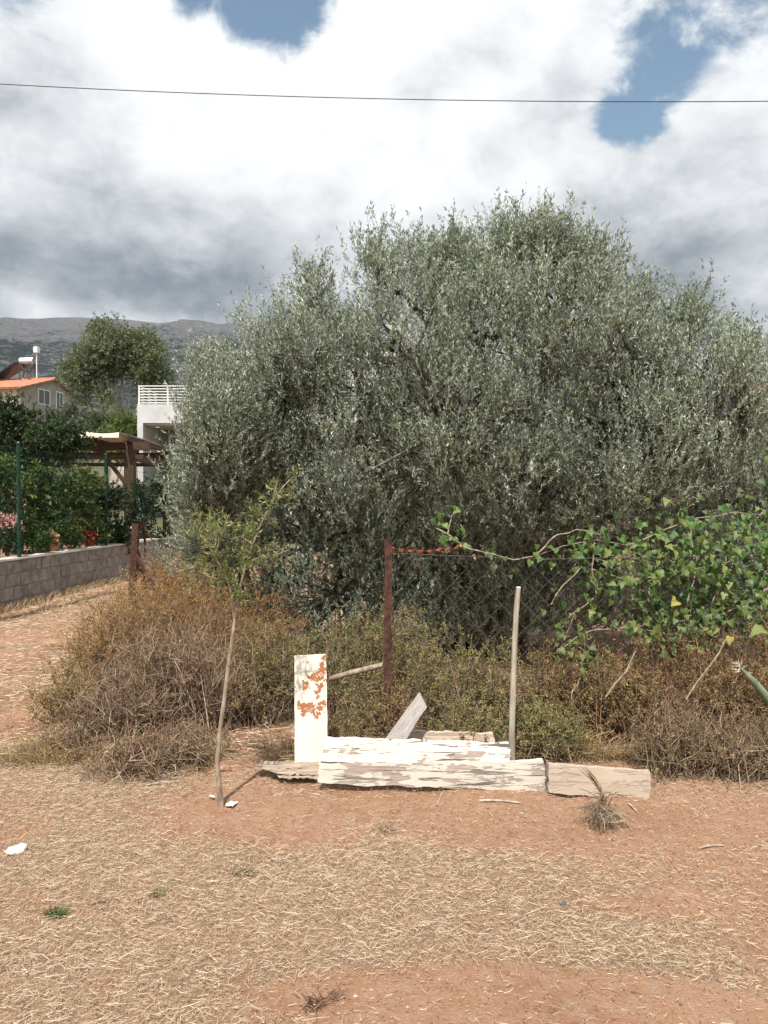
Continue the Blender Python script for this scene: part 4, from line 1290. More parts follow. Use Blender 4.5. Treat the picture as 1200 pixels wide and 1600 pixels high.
# peeling board: two planks
Yb_ = 4.17
org = P(672, 1240, Yb_)
pb = empty('peeling_board', tuple(org))
tag(pb, 'long board with peeling white paint lying on edge in the foreground', 'board')
plate('plank', [(509, 1155), (798, 1164), (797, 1198), (499, 1193)], Yb_ + 0.012, 0.028, M_peelA, pb, org, 0.035, 1.0, 60, 8)
plate('plank', [(497, 1194.5), (852, 1191), (853, 1240), (496, 1227)], Yb_, 0.034, M_peelB, pb, org, 0.012, 1.0, 70, 8)

# white panel with rust
Yw = 4.36
org = P(486, 1195, Yw)
wp = empty('painted_sheet', tuple(org))
tag(wp, 'upright white painted sheet with orange rust blotches', 'sheet')
m, g = mat('white_paint_with_rust')
co = g.coord()
sx_ = Yw / F
n1 = g.noise(co, 55, 7, 0.68, 0.6)
n2 = g.noise(co, 14, 4, 0.6)
acc = None
for (px, py, r) in ((500, 1050, 8), (492, 1055, 8), (484, 1062, 7), (477, 1070, 6), (475, 1077, 6), (497, 1062, 8), (499, 1075, 6), (496, 1085, 5), (495, 1093, 5), (503, 1040, 6), (470, 1108, 7), (480, 1105, 7),
                    (490, 1110, 8), (499, 1107, 8), (504, 1104, 6), (472, 1116, 6), (493, 1118, 6), (466, 1100, 4), (505, 1032, 4), (508, 1068, 4)):
    c_ = P(px, py, Yw) - org
    dd = g.vm('MULTIPLY', g.vm('SUBTRACT', co, tuple(c_)), (1, 0, 1))
    e = g.m('EXPONENT', g.m('MULTIPLY', g.vm('DOT_PRODUCT', dd, dd, out=1), -1.0 / (r * 1.5 * sx_) ** 2))
    acc = e if acc is None else g.m('MAXIMUM', acc, e)
f = g.ss(g.m('ADD', acc, g.m('MULTIPLY', g.m('SUBTRACT', n1, 0.5), 3.4)), 0.66, 0.80)
f = g.m('MULTIPLY', f, g.ss(acc, 0.16, 0.30))
spk = g.ss(n1, 0.735, 0.76)
paint = g.mix(g.ss(n2, 0.3, 0.8), (0.76, 0.735, 0.64), (0.71, 0.675, 0.565))
rust = g.mix(g.ss(n1, 0.35, 0.65), (0.22, 0.075, 0.03), (0.42, 0.17, 0.07))
c = g.mix(g.m('MAXIMUM', f, g.m('MULTIPLY', spk, 0.6)), paint, rust)
finish(g, c, g.m('ADD', 0.42, g.m('MULTIPLY', f, 0.45)), g.bump(g.m('ADD', g.m('MULTIPLY', f, -1.0), g.m('MULTIPLY', n1, 0.3)), 0.5, 0.003), 0.4)
plate('face', [(459.5, 1026), (509, 1023.5), (512, 1200), (460, 1200)], Yw, 0.02, m, wp, org, 0.05, 0.25, 10, 30)
mb = MB()
mb.bar(P(461.5, 1030, Yw + 0.075) - org, P(462, 1195, Yw + 0.03) - org, 0.012, 0.02)
mb.bar(P(507, 1030, Yw + 0.075) - org, P(510, 1195, Yw + 0.03) - org, 0.012, 0.02)
mb.build('folded_edge', M_metal, wp)

# slanting grey board
Yg = 4.36
org = P(630, 1165, Yg)
gb = empty('slanting_board', tuple(org))
tag(gb, 'short weathered grey board leaning diagonally with a pointed end', 'board')
out = [(655, 1083), (667, 1107), (657, 1120), (628, 1170), (592, 1170), (607, 1149)]
fr = [P(x, y, Yg + 0.0012 * (1170 - y)) - org for x, y in out]
bk = [p + np.array([0.006, 0.026, -0.004]) for p in fr]
mb = MB()
mb.add(fr + bk, [np.array([[0, 2, 1], [8, 6, 7], ]), np.array([[0, 5, 3, 2], [5, 4, 3, 3]])[:1], np.array([[5, 4, 3]]), np.array([[11, 6, 8, 9]]), np.array([[11, 9, 10]]),
                 np.array([[i, (i + 1) % 6, (i + 1) % 6 + 6, i + 6] for i in range(6)])])
m, g = mat('weathered_fibre_board')
co = g.coord()
rot = g.n('ShaderNodeMapping')
g.put(rot.inputs[0], co)
rot.inputs['Rotation'].default_value = (0, R(50), 0)
n1 = g.noise(g.scale(rot.outputs[0], (1, 1, 1)), 70, 5, 0.7, 0.5)
n2 = g.noise(g.scale(rot.outputs[0], (2, 1, 14)), 5, 5, 0.65)
c = g.mix(g.ss(n2, 0.3, 0.7), (0.29, 0.255, 0.235), (0.43, 0.39, 0.365))
c = g.mix(g.m('MULTIPLY', g.ss(n1, 0.58, 0.66), 0.7), c, (0.50, 0.46, 0.42))
c = g.mix(g.m('MULTIPLY', g.ss(n1, 0.40, 0.32), 0.6), c, (0.16, 0.13, 0.115))
finish(g, c, 0.85, g.bump(n1, 0.5, 0.004), 0.2)
mb.build('board', m, gb)

# plank behind, low (pinkish)
org = P(700, 1160, 4.5)
o = empty('pinkish_plank', tuple(org))
tag(o, 'pinkish plank lying behind the peeling board, only its top edge showing', 'plank')
plate('plank', [(636, 1144), (773, 1148), (773, 1185), (636, 1180)], 4.5, 0.03, M_pinkboard, o, org, 0.015, 1.0, 30, 5)
# beige plank right
org = P(938, 1240, 4.1)
o = empty('beige_plank', tuple(org))
tag(o, 'plain beige plank on edge at the right end of the boards', 'plank')
plate('plank', [(859, 1196), (1019, 1208), (1018, 1254), (859, 1242)], 4.1, 0.03, M_beigeboard, o, org, 0.02, 0.6, 34, 6)
# little upright peg between the boards
o = MB().bar(P(855.5, 1250, 4.19), P(856, 1190, 4.19), 0.014, 0.014).build('dark_peg', M_bark, None)
tag(o, 'dark peg in the gap between peeling board and beige plank', 'peg')
# old timber at left
org = P(448, 1205, 4.30)
o = empty('old_timber', tuple(org))
tag(o, 'old split grey timber lying at the foot of the white panel', 'timber')
plate('split_piece', [(399, 1197), (500, 1193), (500, 1203), (402, 1205)], 4.32, 0.05, M_oldwood, o, org, 0.02, 1.0, 30, 4)
plate('split_piece', [(418, 1206), (500, 1203.5), (500, 1214), (440, 1213)], 4.28, 0.05, M_oldwood, o, org, 0.02, 1.0, 30, 4)
plate('split_piece', [(432, 1214), (498, 1214.5), (498, 1219), (440, 1219)], 4.27, 0.04, M_oldwood, o, org, 0.01, 1.0, 20, 3)

# pale stick post
pts = np.array([P(802, 1215, 4.42), P(801, 1150, 4.42), P(802, 1090, 4.425), P(804, 1040, 4.43), P(805, 1000, 4.43), P(807, 960, 4.435), P(809, 935, 4.44), P(810.5, 918, 4.44)])
sd_ = empty('pale_stick', tuple(pts[0]))
tag(sd_, 'pale bare stick standing upright behind the peeling board', 'stick')
M_stick = noisy_mat('pale_stick_wood', (0.27, 0.23, 0.18), (0.47, 0.42, 0.34), 30, 0.8, 0.4, 0.004, (1, 1, 0.2))
MB().tube(np.repeat(pts, 1, 0) - pts[0], [0.0195, 0.018, 0.0185, 0.0165, 0.0175, 0.0155, 0.016, 0.014], 9).build('shaft', M_stick, sd_, smooth=True)
MB().lathe([(0.001, 0.004), (0.012, 0.003), (0.0145, -0.004)], 9, tuple(pts[-1] - pts[0])).build('cut_end', M_paper, sd_)
for (k, dx) in ((2, 0.02), (4, -0.02)):
    MB().tube([pts[k] - pts[0], pts[k] - pts[0] + np.array([dx, -0.004, 0.012])], [0.010, 0.006], 6).build('knot', M_stick, sd_)

# ================================================================ vine
vine = empty('vine', (P(1080, 0, 5.4)[0], 5.4, 0))
tag(vine, 'green heart-leaved vine sprawling over the fence at right', 'vine')
vo = np.array([P(1080, 0, 5.4)[0], 5.4, 0])
VM = []
for i, (c1, c2) in enumerate((((0.085, 0.135, 0.027), (0.145, 0.19, 0.048)), ((0.045, 0.08, 0.02), (0.085, 0.125, 0.032)), ((0.17, 0.21, 0.055), (0.25, 0.28, 0.085)))):
    m, g = mat('vine_leaf_%d' % i)
    oi = g.n('ShaderNodeObjectInfo')
    n = g.noise(g.coord(), 30, 3, 0.5)
    finish(g, g.mix(g.m('MULTIPLY', g.m('ADD', oi.outputs['Random'], n), 0.5), c1, c2), 0.42, g.bump(n, 0.3, 0.003), 0.4, trans=0.32)
    VM.append(m)
m, g = mat('yellow_leaf')
finish(g, (0.42, 0.36, 0.10), 0.5, spec=0.3, trans=0.3)
VM.append(m)


def vine_leaf(m, k):
    o = [(0, 0), (0.30, -0.16), (0.50, 0.10), (0.40, 0.36), (0.30, 0.55), (0.0, 1.0), (-0.30, 0.55), (-0.42, 0.34), (-0.50, 0.10), (-0.28, -0.16)]
    v = [(0, 0.3, 0.0)] + [(x * (1 + 0.06 * k * (1 if x > 0 else -1)), y, 0.30 * abs(x) - 0.42 * (y - 0.3) ** 2 + 0.06 * math.sin(7 * x + 3 * y + k)) for x, y in o]
    f = np.array([[0, i + 1, (i + 1) % 10 + 1] for i in range(10)])
    return np_mesh('leaf', np.array(v), [f], m, None, True)


leafm = [[vine_leaf(m, k) for k in range(3)] for m in VM]
strands = [
    [(560 + 120, 826, 5.15), (700, 838, 5.1), (722, 852, 5.05), (760, 866, 5.0), (800, 874, 5.0), (840, 866, 5.05), (880, 850, 5.1), (930, 845, 5.15), (980, 850, 5.2)],
    [(840, 866, 5.05), (870, 835, 5.1), (900, 828, 5.1), (940, 836, 5.1)],
    [(870, 1020, 5.0), (900, 995, 4.95), (940, 985, 4.95), (985, 978, 5.0), (1040, 990, 5.0)],
    [(1000, 900, 5.2), (1015, 940, 5.1), (1040, 985, 5.0), (1052, 1020, 4.95)],
    [(1080, 820, 5.3), (1085, 900, 5.1), (1070, 960, 5.0), (1062, 1000, 4.95)],
    [(1190, 800, 5.4), (1140, 850, 5.2), (1120, 920, 5.1), (1100, 980, 5.0)],
    [(1230, 900, 5.2), (1180, 930, 5.0), (1130, 960, 4.95), (1090, 990, 4.95)],
    [(980, 850, 5.2), (1030, 830, 5.3), (1090, 810, 5.4), (1150, 800, 5.4), (1220, 810, 5.4)],
    [(930, 845, 5.15), (925, 890, 5.1), (935, 930, 5.05), (900, 960, 5.0)],
    [(920, 890, 5.1), (980, 905, 5.1), (1050, 900, 5.1), (1130, 880, 5.1), (1210, 860, 5.2)],
    [(700, 838, 5.1), (705, 815, 5.15), (712, 800, 5.2)],
]
mbv = MB()
anch = []
for st in strands:
    pp = np.array([P(*p) for p in st])
    # densify
    t = np.linspace(0, len(pp) - 1, len(pp) * 5)
    pp = np.stack([np.interp(t, np.arange(len(pp)), pp[:, i]) for i in range(3)], -1)
    pp += np.stack([fbm(t * 1.3 + len(anch), t * 0 + i, 81 + i, 2) for i in range(3)], -1) * 0.02
    mbv.tube(pp - vo, np.linspace(0.006, 0.003, len(pp)), 5)
    anch.append(pp)
# thinner side runners, so that the leaves hang on something
for _ in range(26):
    st = anch[rng.integers(2, 11)]
    a0 = st[rng.integers(0, len(st))]
    e0 = a0 + np.array([rng.normal() * 0.22, rng.normal() * 0.06, -abs(rng.normal()) * 0.16 - 0.03])
    rp = bez(a0, (a0 + e0) / 2 + np.array([rng.normal() * 0.05, -0.03, 0.05]), e0, 9)[0]
    mbv.tube(rp - vo, np.linspace(0.0032, 0.0016, 9), 4)
    anch.append(rp)
# main stem down to the soil
mbv.tube(np.array([(2.35, 5.3, -0.05), (2.32, 5.2, 0.35), (2.2, 5.15, 0.7), P(1120, 920, 5.1)]) - vo, [0.016, 0.013, 0.011, 0.006], 7)
mbv.build('stem', M_sapbark, vine, smooth=True)
LP = []
W_ = [9, 6, 9, 10, 14, 16, 16, 14, 10, 14, 5] + [4] * 26
for st, w in zip(anch, W_):
    for _ in range(int(w * 2.4)):
        p = st[rng.integers(0, len(st))] + rng.normal(size=3) * np.array([0.05, 0.05, 0.045])
        LP.append(p)
for (px, py, sx, sy, n) in ((1120, 865, 60, 45, 180), (1160, 945, 40, 36, 170), (1060, 860, 45, 35, 110), (1040, 940, 40, 30, 60), (940, 880, 40, 30, 44), (1085, 965, 40, 18, 60), (1190, 850, 30, 50, 80), (1190, 900, 26, 50, 60), (1055, 1010, 14, 10, 9)):
    for _ in range(n):
        LP.append(P(px + rng.normal() * sx, py + rng.normal() * sy, 5.08 + rng.normal() * 0.13))
LP = np.array(LP)
LP = LP[LP[:, 1] > 4.75]
rng.shuffle(LP)
LP = LP[np.argsort(LP[:, 1])]
print('vine leaves', len(LP))


def leaf_matrix(p, s):
    nrm = unit(np.array([rng.normal() * 0.5, -0.9 + rng.normal() * 0.35, 0.55 + rng.normal() * 0.4]))
    tip = unit(np.array([rng.normal() * 0.55, -0.2, -0.9 + rng.normal() * 0.3]))
    x = unit(np.cross(tip, nrm)); tip = np.cross(nrm, x)
    return Matrix(((x[0] * s, tip[0] * s, nrm[0] * s, p[0]), (x[1] * s, tip[1] * s, nrm[1] * s, p[1]), (x[2] * s, tip[2] * s, nrm[2] * s, p[2]), (0, 0, 0, 1)))


mbs = MB()
for i, p in enumerate(LP):
    Mx = leaf_matrix(p - vo, rng.uniform(0.026, 0.060))
    k = rng.choice(4, p=[0.46, 0.36, 0.178, 0.002])
    if i < 295:
        o = link('leaf', leafm[k][rng.integers(0, 3)], vine)
        o.matrix_local = Mx
    else:
        me = leafm[0][i % 3]
        v = np.array([tuple(Mx @ vv.co) for vv in me.vertices])
        mbs.add(v, np.array([[0, j + 1, (j + 1) % 10 + 1] for j in range(10)]), np.array([(0.07, 0.135, 0.025), (0.04, 0.09, 0.02), (0.14, 0.20, 0.05)])[i % 3] * rng.uniform(0.8, 1.2))
if mbs.n:
    tag(mbs.build('leaf_mass', M_leaf, vine, color=True, smooth=True), kind='stuff')
for (px, py, Yv, s) in ((1058, 938, 4.95, 0.075), (1143, 996, 4.75, 0.055), (722, 851, 5.0, 0.03)):
    o = link('leaf', leafm[3][0], vine)
    o.matrix_local = leaf_matrix(P(px, py, Yv) - vo, s)
    o['label'] = 'yellowed leaf'
o = link('leaf', leafm[2][1], vine)
o.matrix_local = leaf_matrix(P(1195, 985, 4.7) - vo, 0.11)

# green blade at the right edge
gb = empty('cut_stalk', P(1230, 1120, 4.55))
tag(gb, 'thick grey-green plant stalk with frayed pale tip poking in at right edge', 'stalk')
go = np.array(P(1230, 1120, 4.55))
pts = np.array([P(1230, 1122, 4.55), P(1205, 1097, 4.53), P(1185, 1072, 4.5), P(1168, 1054, 4.49), P(1158, 1044, 4.48)]) - go
v, q = tube_np(pts[None], np.array([[0.035, 0.03, 0.024, 0.016, 0.008]]), 8)
m = noisy_mat('agave_skin', (0.13, 0.16, 0.10), (0.24, 0.28, 0.19), 12, 0.5, 0.2, 0.004)
MB().add(v, q).build('stalk', m, gb, smooth=True)
n = 26
pp = np.tile(pts[-1], (n, 1)) + rng.normal(size=(n, 3)) * 0.008
v, q = leaf_np(pp, unit(rand_dir(n) + np.array([-0.6, -0.3, 0.5])), 0.05, 0.008)
MB().add(v, q, jitter_col([(0.6, 0.55, 0.42)], n, 0.3)).build('frayed_tip', M_dry, gb, color=True)

# bare slanting twigs in the right brush
for i, (a, b, c_, lab) in enumerate((((1001, 994, 4.6), (980, 1050, 4.55), (948, 1090, 4.5), 'thin grey stick slanting below the hanging vine strand'),
                                     ((1135, 1000, 4.55), (1112, 1040, 4.5), (1074, 1094, 4.45), 'forked pale stick slanting down at right near the yellow leaf'),
                                     ((905, 1063, 4.6), (900, 1075, 4.58), (894, 1092, 4.56), 'short pale stick tip right of the standing stick'),
                                     ((910, 885, 5.0), (880, 915, 5.0), (862, 945, 5.0), 'thin twig slanting before the olive right of the stick'))):
    A_, B_, C_ = P(*a), P(*b), P(*c_)
    pp = np.array([A_, A_ * .5 + B_ * .5 + (0.008, 0, 0), B_, B_ * .5 + C_ * .5 - (0.008, 0, 0), C_])
    o = MB().tube(pp - C_, np.linspace(0.0035, 0.006, 5), 6).build('bare_stick', M_sapbark, None, tuple(C_), smooth=True)
    tag(o, lab, 'stick', 'loose sticks caught in the brush')

# ================================================================ things lying in front
# uprooted tuft with dried palm frond
tb_ = P(945, 1300, 3.74)
tb_[2] = float(ground_z(tb_[:1], tb_[1:2])[0])
tu = empty('dry_tuft', tuple(tb_))
tag(tu, 'uprooted dry grass tuft with a brown leaf blade in front of the beige plank', 'tuft')
n = 170
a = rng.uniform(0, 2 * np.pi, n)
foot = np.stack([rng.normal(size=n) * 0.035, rng.normal(size=n) * 0.03, rng.uniform(0.03, 0.12, n)], -1)
end = np.stack([np.cos(a) * rng.uniform(0.02, 0.15, n) * (1.1 - 0.5 * np.sin(a * 2 + 1)), np.sin(a) * rng.uniform(0.03, 0.12, n), rng.uniform(-0.01, 0.07, n) ** 1.0], -1)
midp = (foot + end) / 2 + np.stack([np.cos(a) * 0.03, np.sin(a) * 0.03, rng.uniform(0.0, 0.08, n)], -1)
v, q = tube_np(bez(foot, midp, end, 5), np.full((n, 5), 0.0014), 3)
MB().add(v, q, jitter_col([(0.26, 0.20, 0.14), (0.36, 0.29, 0.21), (0.18, 0.13, 0.09)], n, 0.3, 15)).build('roots', M_twig, tu, color=True)
n = 18
foot = rng.normal(size=(n, 3)) * 0.012 + np.array([0, 0, 0.10])
end = foot + np.stack([rng.normal(size=n) * 0.07 + 0.02, rng.normal(size=n) * 0.05, rng.uniform(0.02, 0.10, n)], -1)
v, q = tube_np(bez(foot, foot + np.array([0, 0, 0.09]), end, 6), np.full((n, 6), 0.0018), 3)
MB().add(v, q, jitter_col(TWG, n, 0.3, 18)).build('stalks', M_twig, tu, color=True)
bp = np.array([P(945, 1250, 3.78), P(938, 1232, 3.8), P(927, 1216, 3.82), P(914, 1203, 3.84)]) - tb_
mb = MB()
for k in range(7):
    off = rng.normal(size=3) * 0.006
    mb.tube(bp + off * np.linspace(0, 2.4, 4)[:, None], np.array([0.005, 0.006, 0.004, 0.001]), 4)
o = mb.build('leaf_blade', noisy_mat('dead_palm', (0.16, 0.10, 0.055), (0.34, 0.24, 0.14), 60, 0.8, 0.3, 0.002), tu)

# scraps, stones, sticks
def rock(name, px, py, Yc, r, m, label, cat, group=None, flat=0.6):
    import bmesh
    b = P(px, py, Yc)
    b[2] = float(ground_z(b[:1], b[1:2])[0])
    bm = bmesh.new()
    bmesh.ops.create_icosphere(bm, subdivisions=2, radius=1)
    for v in bm.verts:
        k = 1 + 0.28 * math.sin(v.co.x * 3.1 + px) * math.cos(v.co.y * 2.7 + py) + rng.normal() * 0.07
        v.co = (v.co.x * r * k * 1.25, v.co.y * r * k, (v.co.z * k * flat + flat * 0.6) * r)
    me = bpy.data.meshes.new(name)
    bm.to_mesh(me); bm.free()
    me.materials.append(m)
    o = link(name, me, None, tuple(b), (0, 0, random.uniform(0, 6)))
    tag(o, label, cat, group)
    return o


def gy(py): return CAMZ * F / (py - HOR)


def scrap(px, py, w, h, label, seed):
    Yc = gy(py)
    b = P(px, py, Yc)
    b[2] = float(ground_z(b[:1], b[1:2])[0]) + 0.004
    n = 7
    u, v = np.meshgrid(np.linspace(-1, 1, n), np.linspace(-1, 1, n))
    zc = 0.012 + 0.014 * fbm(u * 1.7 + seed, v * 1.7, 90 + seed, 2)
    k = 1 + 0.25 * fbm(u * 1.1 + 3, v * 1.1 + seed, 95, 2)
    vv = np.stack([u * w * k, v * h * k, zc], -1).reshape(-1, 3)
    idx = np.arange(n * n).reshape(n, n)
    f = np.stack([idx[:-1, :-1], idx[:-1, 1:], idx[1:, 1:], idx[1:, :-1]], -1).reshape(-1, 4)
    o = MB().add(vv, f).build('paper_scrap', M_paper, None, tuple(b), (0, 0, seed * 1.3), smooth=True)
    s = o.modifiers.new('solid', 'SOLIDIFY'); s.thickness = 0.0015
    tag(o, label, 'scrap', 'scraps of litter on the ground')


scrap(360, 1265, 0.028, 0.022, 'crumpled white scrap on the soil beside the sapling foot', 1)
scrap(329, 1253, 0.018, 0.008, 'tiny pale scrap left of the sapling foot', 2)
rock('white_stone', 22, 1330, gy(1330), 0.034, M_paper, 'white stone in the dry grass at the left edge', 'stone')
rock('pale_stone', 135, 1085 + 98, 4.75, 0.05, M_stone, 'pale round stone in the brush at left', 'stone')
rock('pale_stone', 247, 1196, 4.6, 0.055, M_stone, 'pale stone under the twig heap', 'stone')
rock('dark_clod', 882, 1421, gy(1421), 0.014, M_bark, 'small dark clod on the straw at right of centre', 'clod')
rock('reddish_stone', 350, 1213, gy(1213), 0.03, M_soilstone, 'reddish stone behind the sapling foot', 'stone')
for i, (x0, y0, x1, y1, r, lab) in enumerate(((750, 1256, 815, 1262, 0.007, 'pale splinter lying before the right end of the peeling board'), (225, 1233, 280, 1228, 0.005, 'thin pale stick left of the sapling foot'),
                                              (135, 1420, 160, 1410, 0.006, 'short brown stick on the straw at left'), (1095, 1330, 1135, 1326, 0.005, 'pale straw stick on the soil at right'),
                                              (985, 1262, 1000, 1275, 0.005, 'short stick below the beige plank end'), (683, 1262, 695, 1240, 0.004, 'little forked straw before the peeling board'))):
    A_, B_ = P(x0, y0, gy(y0)), P(x1, y1, gy(y1))
    for p in (A_, B_): p[2] = float(ground_z(p[:1], p[1:2])[0]) + r
    mid = (A_ + B_) / 2 + np.array([0, 0.012, 0.008])
    o = MB().tube(bez(A_ - A_, mid - A_, B_ - A_, 6)[0], np.linspace(r, r * 0.6, 6), 6).build('ground_stick', M_stick if i != 2 else M_sapbark, None, tuple(A_), smooth=True)
    tag(o, lab, 'stick', 'sticks lying on the ground')


def tuft(px, py, n, L, cols, name, label, cat, flat=0.3, w=0.0016):
    Yc = gy(py)
    b = P(px, py, Yc)
    b[2] = float(ground_z(b[:1], b[1:2])[0])
    root = empty(name, tuple(b))
    tag(root, label, cat)
    foot = rng.normal(size=(n, 3)) * np.array([L * 0.35, L * 0.3, 0])
    dr = unit(rng.normal(size=(n, 3)) * np.array([1, 1, 0.3]) + np.array([0, 0, flat]))
    dr[:, 2] = np.abs(dr[:, 2])
    end = foot + dr * L * rng.uniform(0.5, 1.2, (n, 1))
    v, q = tube_np(bez(foot, (foot + end) / 2 + np.array([0, 0, L * 0.2]), end, 4), np.linspace(1, 0.5, 4)[None] * np.full((n, 1), w), 3)
    MB().add(v, q, jitter_col(cols, n, 0.3, 12)).build('blades', M_leaf, root, color=True)


tuft(85, 1432, 90, 0.045, [(0.10, 0.15, 0.06), (0.16, 0.20, 0.09)], 'green_weed', 'small green weed in the straw at lower left', 'weed', 0.8)
tuft(490, 1578, 60, 0.05, [(0.12, 0.055, 0.035), (0.18, 0.09, 0.05)], 'dark_weed', 'dark reddish dead weed on bare soil at the bottom', 'weed', 0.4, 0.0014)
tuft(525, 1570, 30, 0.03, [(0.18, 0.09, 0.06), (0.24, 0.14, 0.09)], 'dark_weed', 'smaller brown dead weed beside the dark one at bottom', 'weed', 0.4, 0.0012)
tuft(380, 1368, 70, 0.05, [(0.19, 0.15, 0.08), (0.28, 0.22, 0.13)], 'brown_weed', 'flattened brown weed in the straw left of centre', 'weed', 0.2)
tuft(245, 1396, 60, 0.045, [(0.20, 0.19, 0.09), (0.28, 0.24, 0.13)], 'brown_weed', 'dull greenish weed in the straw at left', 'weed', 0.3)
tuft(605, 1303, 60, 0.05, [(0.25, 0.19, 0.12), (0.33, 0.26, 0.17)], 'brown_weed', 'flat dry weed on the soil before the peeling board', 'weed', 0.2)

# ================================================================ straw, crumbs and small stones: nobody could count them
def straw(name, label, n, xr, yr, L, wid, lift, cols, seed, pow_=1.0, thin=0.0):
    r = np.random.default_rng(seed)
    x = r.uniform(xr[0], xr[1], n * 5)
    y = yr[0] + (yr[1] - yr[0]) * r.uniform(0, 1, n * 5) ** pow_
    keep = (np.abs(x) < y * 0.62 + 0.3) & (r.uniform(0, 1, n * 5) < np.clip(litter(x, y) + thin, 0, 1)) & (x > WX(y) + 0.03)
    x, y = x[keep][:n], y[keep][:n]
    n = len(x)
    z = ground_z(x, y)
    # straws lie in drifts that share a direction
    a = 1.6 * fbm(x * 1.4, y * 1.4, 101, 2) + r.normal(size=n) * 1.5
    ll = L * r.uniform(0.25, 1.3, n)
    tilt = r.normal(size=n) * 0.10 + 0.05
    dv = np.stack([np.cos(a), np.sin(a), tilt], -1)
    sidev = np.stack([-np.sin(a), np.cos(a), r.normal(size=n) * 0.5], -1)
    p0 = np.stack([x, y, z + lift * r.uniform(0.1, 1, n)], -1)
    p1 = p0 + dv * ll[:, None] * 0.5 + sidev * (r.normal(size=n) * 0.10 * ll)[:, None]
    p2 = p0 + dv * ll[:, None] * 0.95 + sidev * (r.normal(size=n) * 0.16 * ll)[:, None]
    for p in (p0, p1, p2):
        p[:, 2] = np.maximum(p[:, 2], ground_z(p[:, 0], p[:, 1]) + 0.002)
    w = (wid * r.uniform(0.6, 1.4, n))[:, None]
    up = np.stack([-np.sin(a) * 0.8, np.cos(a) * 0.8, 0.6 * r.choice([-1, 1], n)], -1)
    v = np.stack([p0 - up * w / 2, p0 + up * w / 2, p1 - up * w / 2, p1 + up * w / 2, p2 - up * w * 0.25, p2 + up * w * 0.25], 1).reshape(-1, 3)
    b = np.arange(n)[:, None] * 6
    q = np.concatenate([b + np.array([[0, 1, 3, 2]]), b + np.array([[2, 3, 5, 4]])])
    cols = np.array(cols)
    c = cols[r.integers(0, len(cols), n)] * r.uniform(0.75, 1.2, (n, 1))
    o = link(name, np_mesh(name, v, [q], M_straw, np.repeat(np.clip(c, 0, 0.9), 6, 0)))
    tag(o, label, 'straw', kind='stuff')


STR = [(0.57, 0.45, 0.315), (0.46, 0.34, 0.225), (0.66, 0.55, 0.41), (0.32, 0.21, 0.13), (0.54, 0.44, 0.32), (0.38, 0.295, 0.205)]
STR = [tuple(min(0.8, 1.1 * v) for v in c) for c in STR]
STB = [(0.33, 0.215, 0.13), (0.22, 0.13, 0.075), (0.43, 0.315, 0.205), (0.165, 0.095, 0.06), (0.48, 0.38, 0.265)]
straw('dry_straw', 'pale cut straw littering the foreground soil', 60000, (-2.6, 2.6), (1.9, 4.9), 0.034, 0.0012, 0.022, STR, 5, 1.0, 0.06)
straw('long_straw', 'long pale grass stalks strewn over the foreground', 8000, (-2.6, 2.6), (1.9, 5.0), 0.07, 0.0012, 0.026, STR[:3] + STR[4:5], 25, 1.0)
straw('chopped_straw', 'short brown chaff scattered over the soil', 46000, (-3, 2.8), (1.9, 5.2), 0.017, 0.0024, 0.010, STB, 6, 1.0, 0.5)
straw('mown_hay', 'mown dry grass covering the strip beside the wall', 26000, (-6.6, -0.5), (4.6, 15), 0.10, 0.0045, 0.025, STR + STB[:2], 7, 1.2, 0.25)
# dry standing grass by the wall foot
r = np.random.default_rng(9)
n = 3800
y = r.uniform(9.5, 17, n)
x = WX(y) + np.abs(r.normal(size=n)) * 0.06 + 0.03
far = r.uniform(0, 1, n) < 0.30
x = np.where(far, WX(y) + r.uniform(0.5, 2.4, n) * np.clip((y - 9) / 5, 0, 1), x)
foot = np.stack([x, y, ground_z(x, y) - 0.01], -1)
hh = r.uniform(0.04, 0.16, n)
end = foot + np.stack([r.normal(size=n) * 0.05, r.normal(size=n) * 0.05, hh], -1)
v, q = tube_np(bez(foot, foot + np.stack([0 * hh, 0 * hh, hh * 0.7], -1), end, 3), np.linspace(1, 0.4, 3)[None] * np.full((n, 1), 0.003), 3)
o = MB().add(v, q, jitter_col(STR + GOLD, n, 0.25, 9)).build('dry_grass', M_straw, None, color=True)
tag(o, 'short dry grass along the foot of the block wall', 'grass', kind='stuff')
# dry creeper hanging on the far end of the wall
r_ = bush('dry_creeper', 'dry brown creeper tangled over the far end of the wall', 'creeper', 262, 13.6, 0.75, 0.62, 240, 2200, 0.05, 0.018, [(0.30, 0.22, 0.14), (0.42, 0.33, 0.22), (0.22, 0.18, 0.11)], TWG, 0.006, wild=0.6)
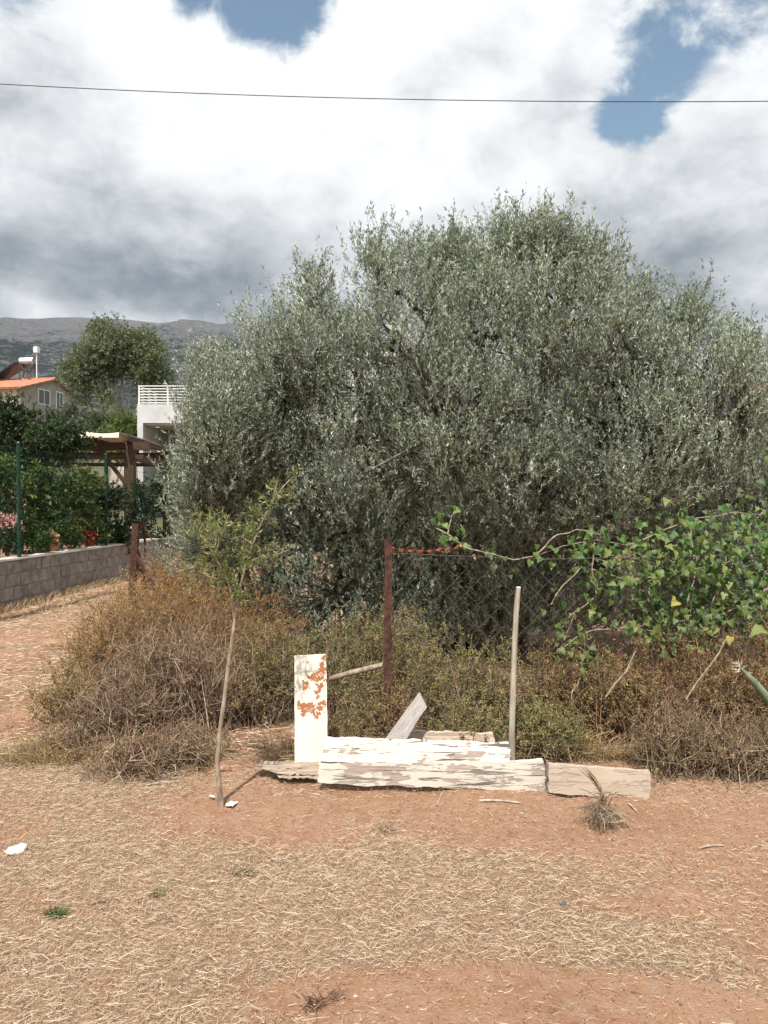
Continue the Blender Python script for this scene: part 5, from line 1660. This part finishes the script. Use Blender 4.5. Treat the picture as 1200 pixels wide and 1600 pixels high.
# crumbs of soil and gravel
r = np.random.default_rng(12)
n = 7000
x, y = r.uniform(-2.6, 2.6, n), 1.9 + 3.2 * r.uniform(0, 1, n)
z = ground_z(x, y)
s = np.minimum(0.0030 * np.exp(r.normal(size=n) * 0.55), 0.008)
oc = np.array([(1, 0, 0), (-1, 0, 0), (0, 1, 0), (0, -1, 0), (0, 0, 0.8), (0, 0, -0.6)], float)
v = (np.stack([x, y, z + 0.001], -1)[:, None] + oc[None] * s[:, None, None] * r.uniform(0.6, 1.4, (n, 6, 1))).reshape(-1, 3)
ft = np.array([(0, 2, 4), (2, 1, 4), (1, 3, 4), (3, 0, 4), (2, 0, 5), (1, 2, 5), (3, 1, 5), (0, 3, 5)])
f = (np.arange(n)[:, None, None] * 6 + ft[None]).reshape(-1, 3)
cc = np.array([(0.27, 0.16, 0.105), (0.36, 0.24, 0.165), (0.44, 0.36, 0.28), (0.19, 0.11, 0.075)])[r.integers(0, 4, n)]
o = link('soil_crumbs', np_mesh('soil_crumbs', v, [f], M_twig, np.repeat(cc, 6, 0)))
tag(o, 'soil crumbs and gravel scattered over the ground', 'gravel', kind='stuff')
# dry stalks fringing the brush and the boards
r = np.random.default_rng(15)
n = 5200
x = r.uniform(-2.3, 2.5, n)
y = 4.42 + np.abs(r.normal(size=n)) * 0.16 + 0.10 * fbm(x * 3, x * 0, 111, 2)
y = np.where((x > -0.55) & (x < 1.5), np.maximum(y, 4.56 + 0.05 * r.random(n)), y)
y = np.where(x < -0.7, y + 0.12, y)
clump = fbm(x * 5, y * 5, 121, 2)
keep = (clump > -0.25) & (np.abs(x + 0.84) > 0.12)
x, y, clump = x[keep], y[keep], clump[keep]
n = len(x)
foot = np.stack([x, y, ground_z(x, y) - 0.01], -1)
hh = r.uniform(0.04, 0.20, n) * (0.6 + np.clip(clump, 0, 1))
end = foot + np.stack([r.normal(size=n) * 0.07, r.normal(size=n) * 0.07 - 0.02, hh], -1)
v, q = tube_np(bez(foot, foot + np.stack([r.normal(size=n) * 0.03, 0 * hh, hh * 0.9], -1), end, 4), np.linspace(1, 0.5, 4)[None] * np.full((n, 1), 0.0017), 3)
o = MB().add(v, q, jitter_col(TWG + TAN + BRN, n, 0.3, 12)).build('dry_stalks', M_twig, None, color=True)
tag(o, 'thin dry stalks fringing the brush along the boards', 'grass', kind='stuff')

# the air between here and the hill
m = bpy.data.materials.new('haze_air')
m.use_nodes = True
g = NT(m.node_tree)
pv = g.n('ShaderNodeVolumePrincipled')
pv.inputs['Color'].default_value = (0.86, 0.92, 1.0, 1)
pv.inputs['Density'].default_value = 0.00006
pv.inputs['Anisotropy'].default_value = 0.2
mo = g.n('ShaderNodeOutputMaterial')
g.t.links.new(pv.outputs[0], mo.inputs['Volume'])
o = MB().box((-3500, -90, -1.5), (3500, 4300, 480)).build('haze', m)
tag(o, 'thin pale haze in the air', kind='stuff')
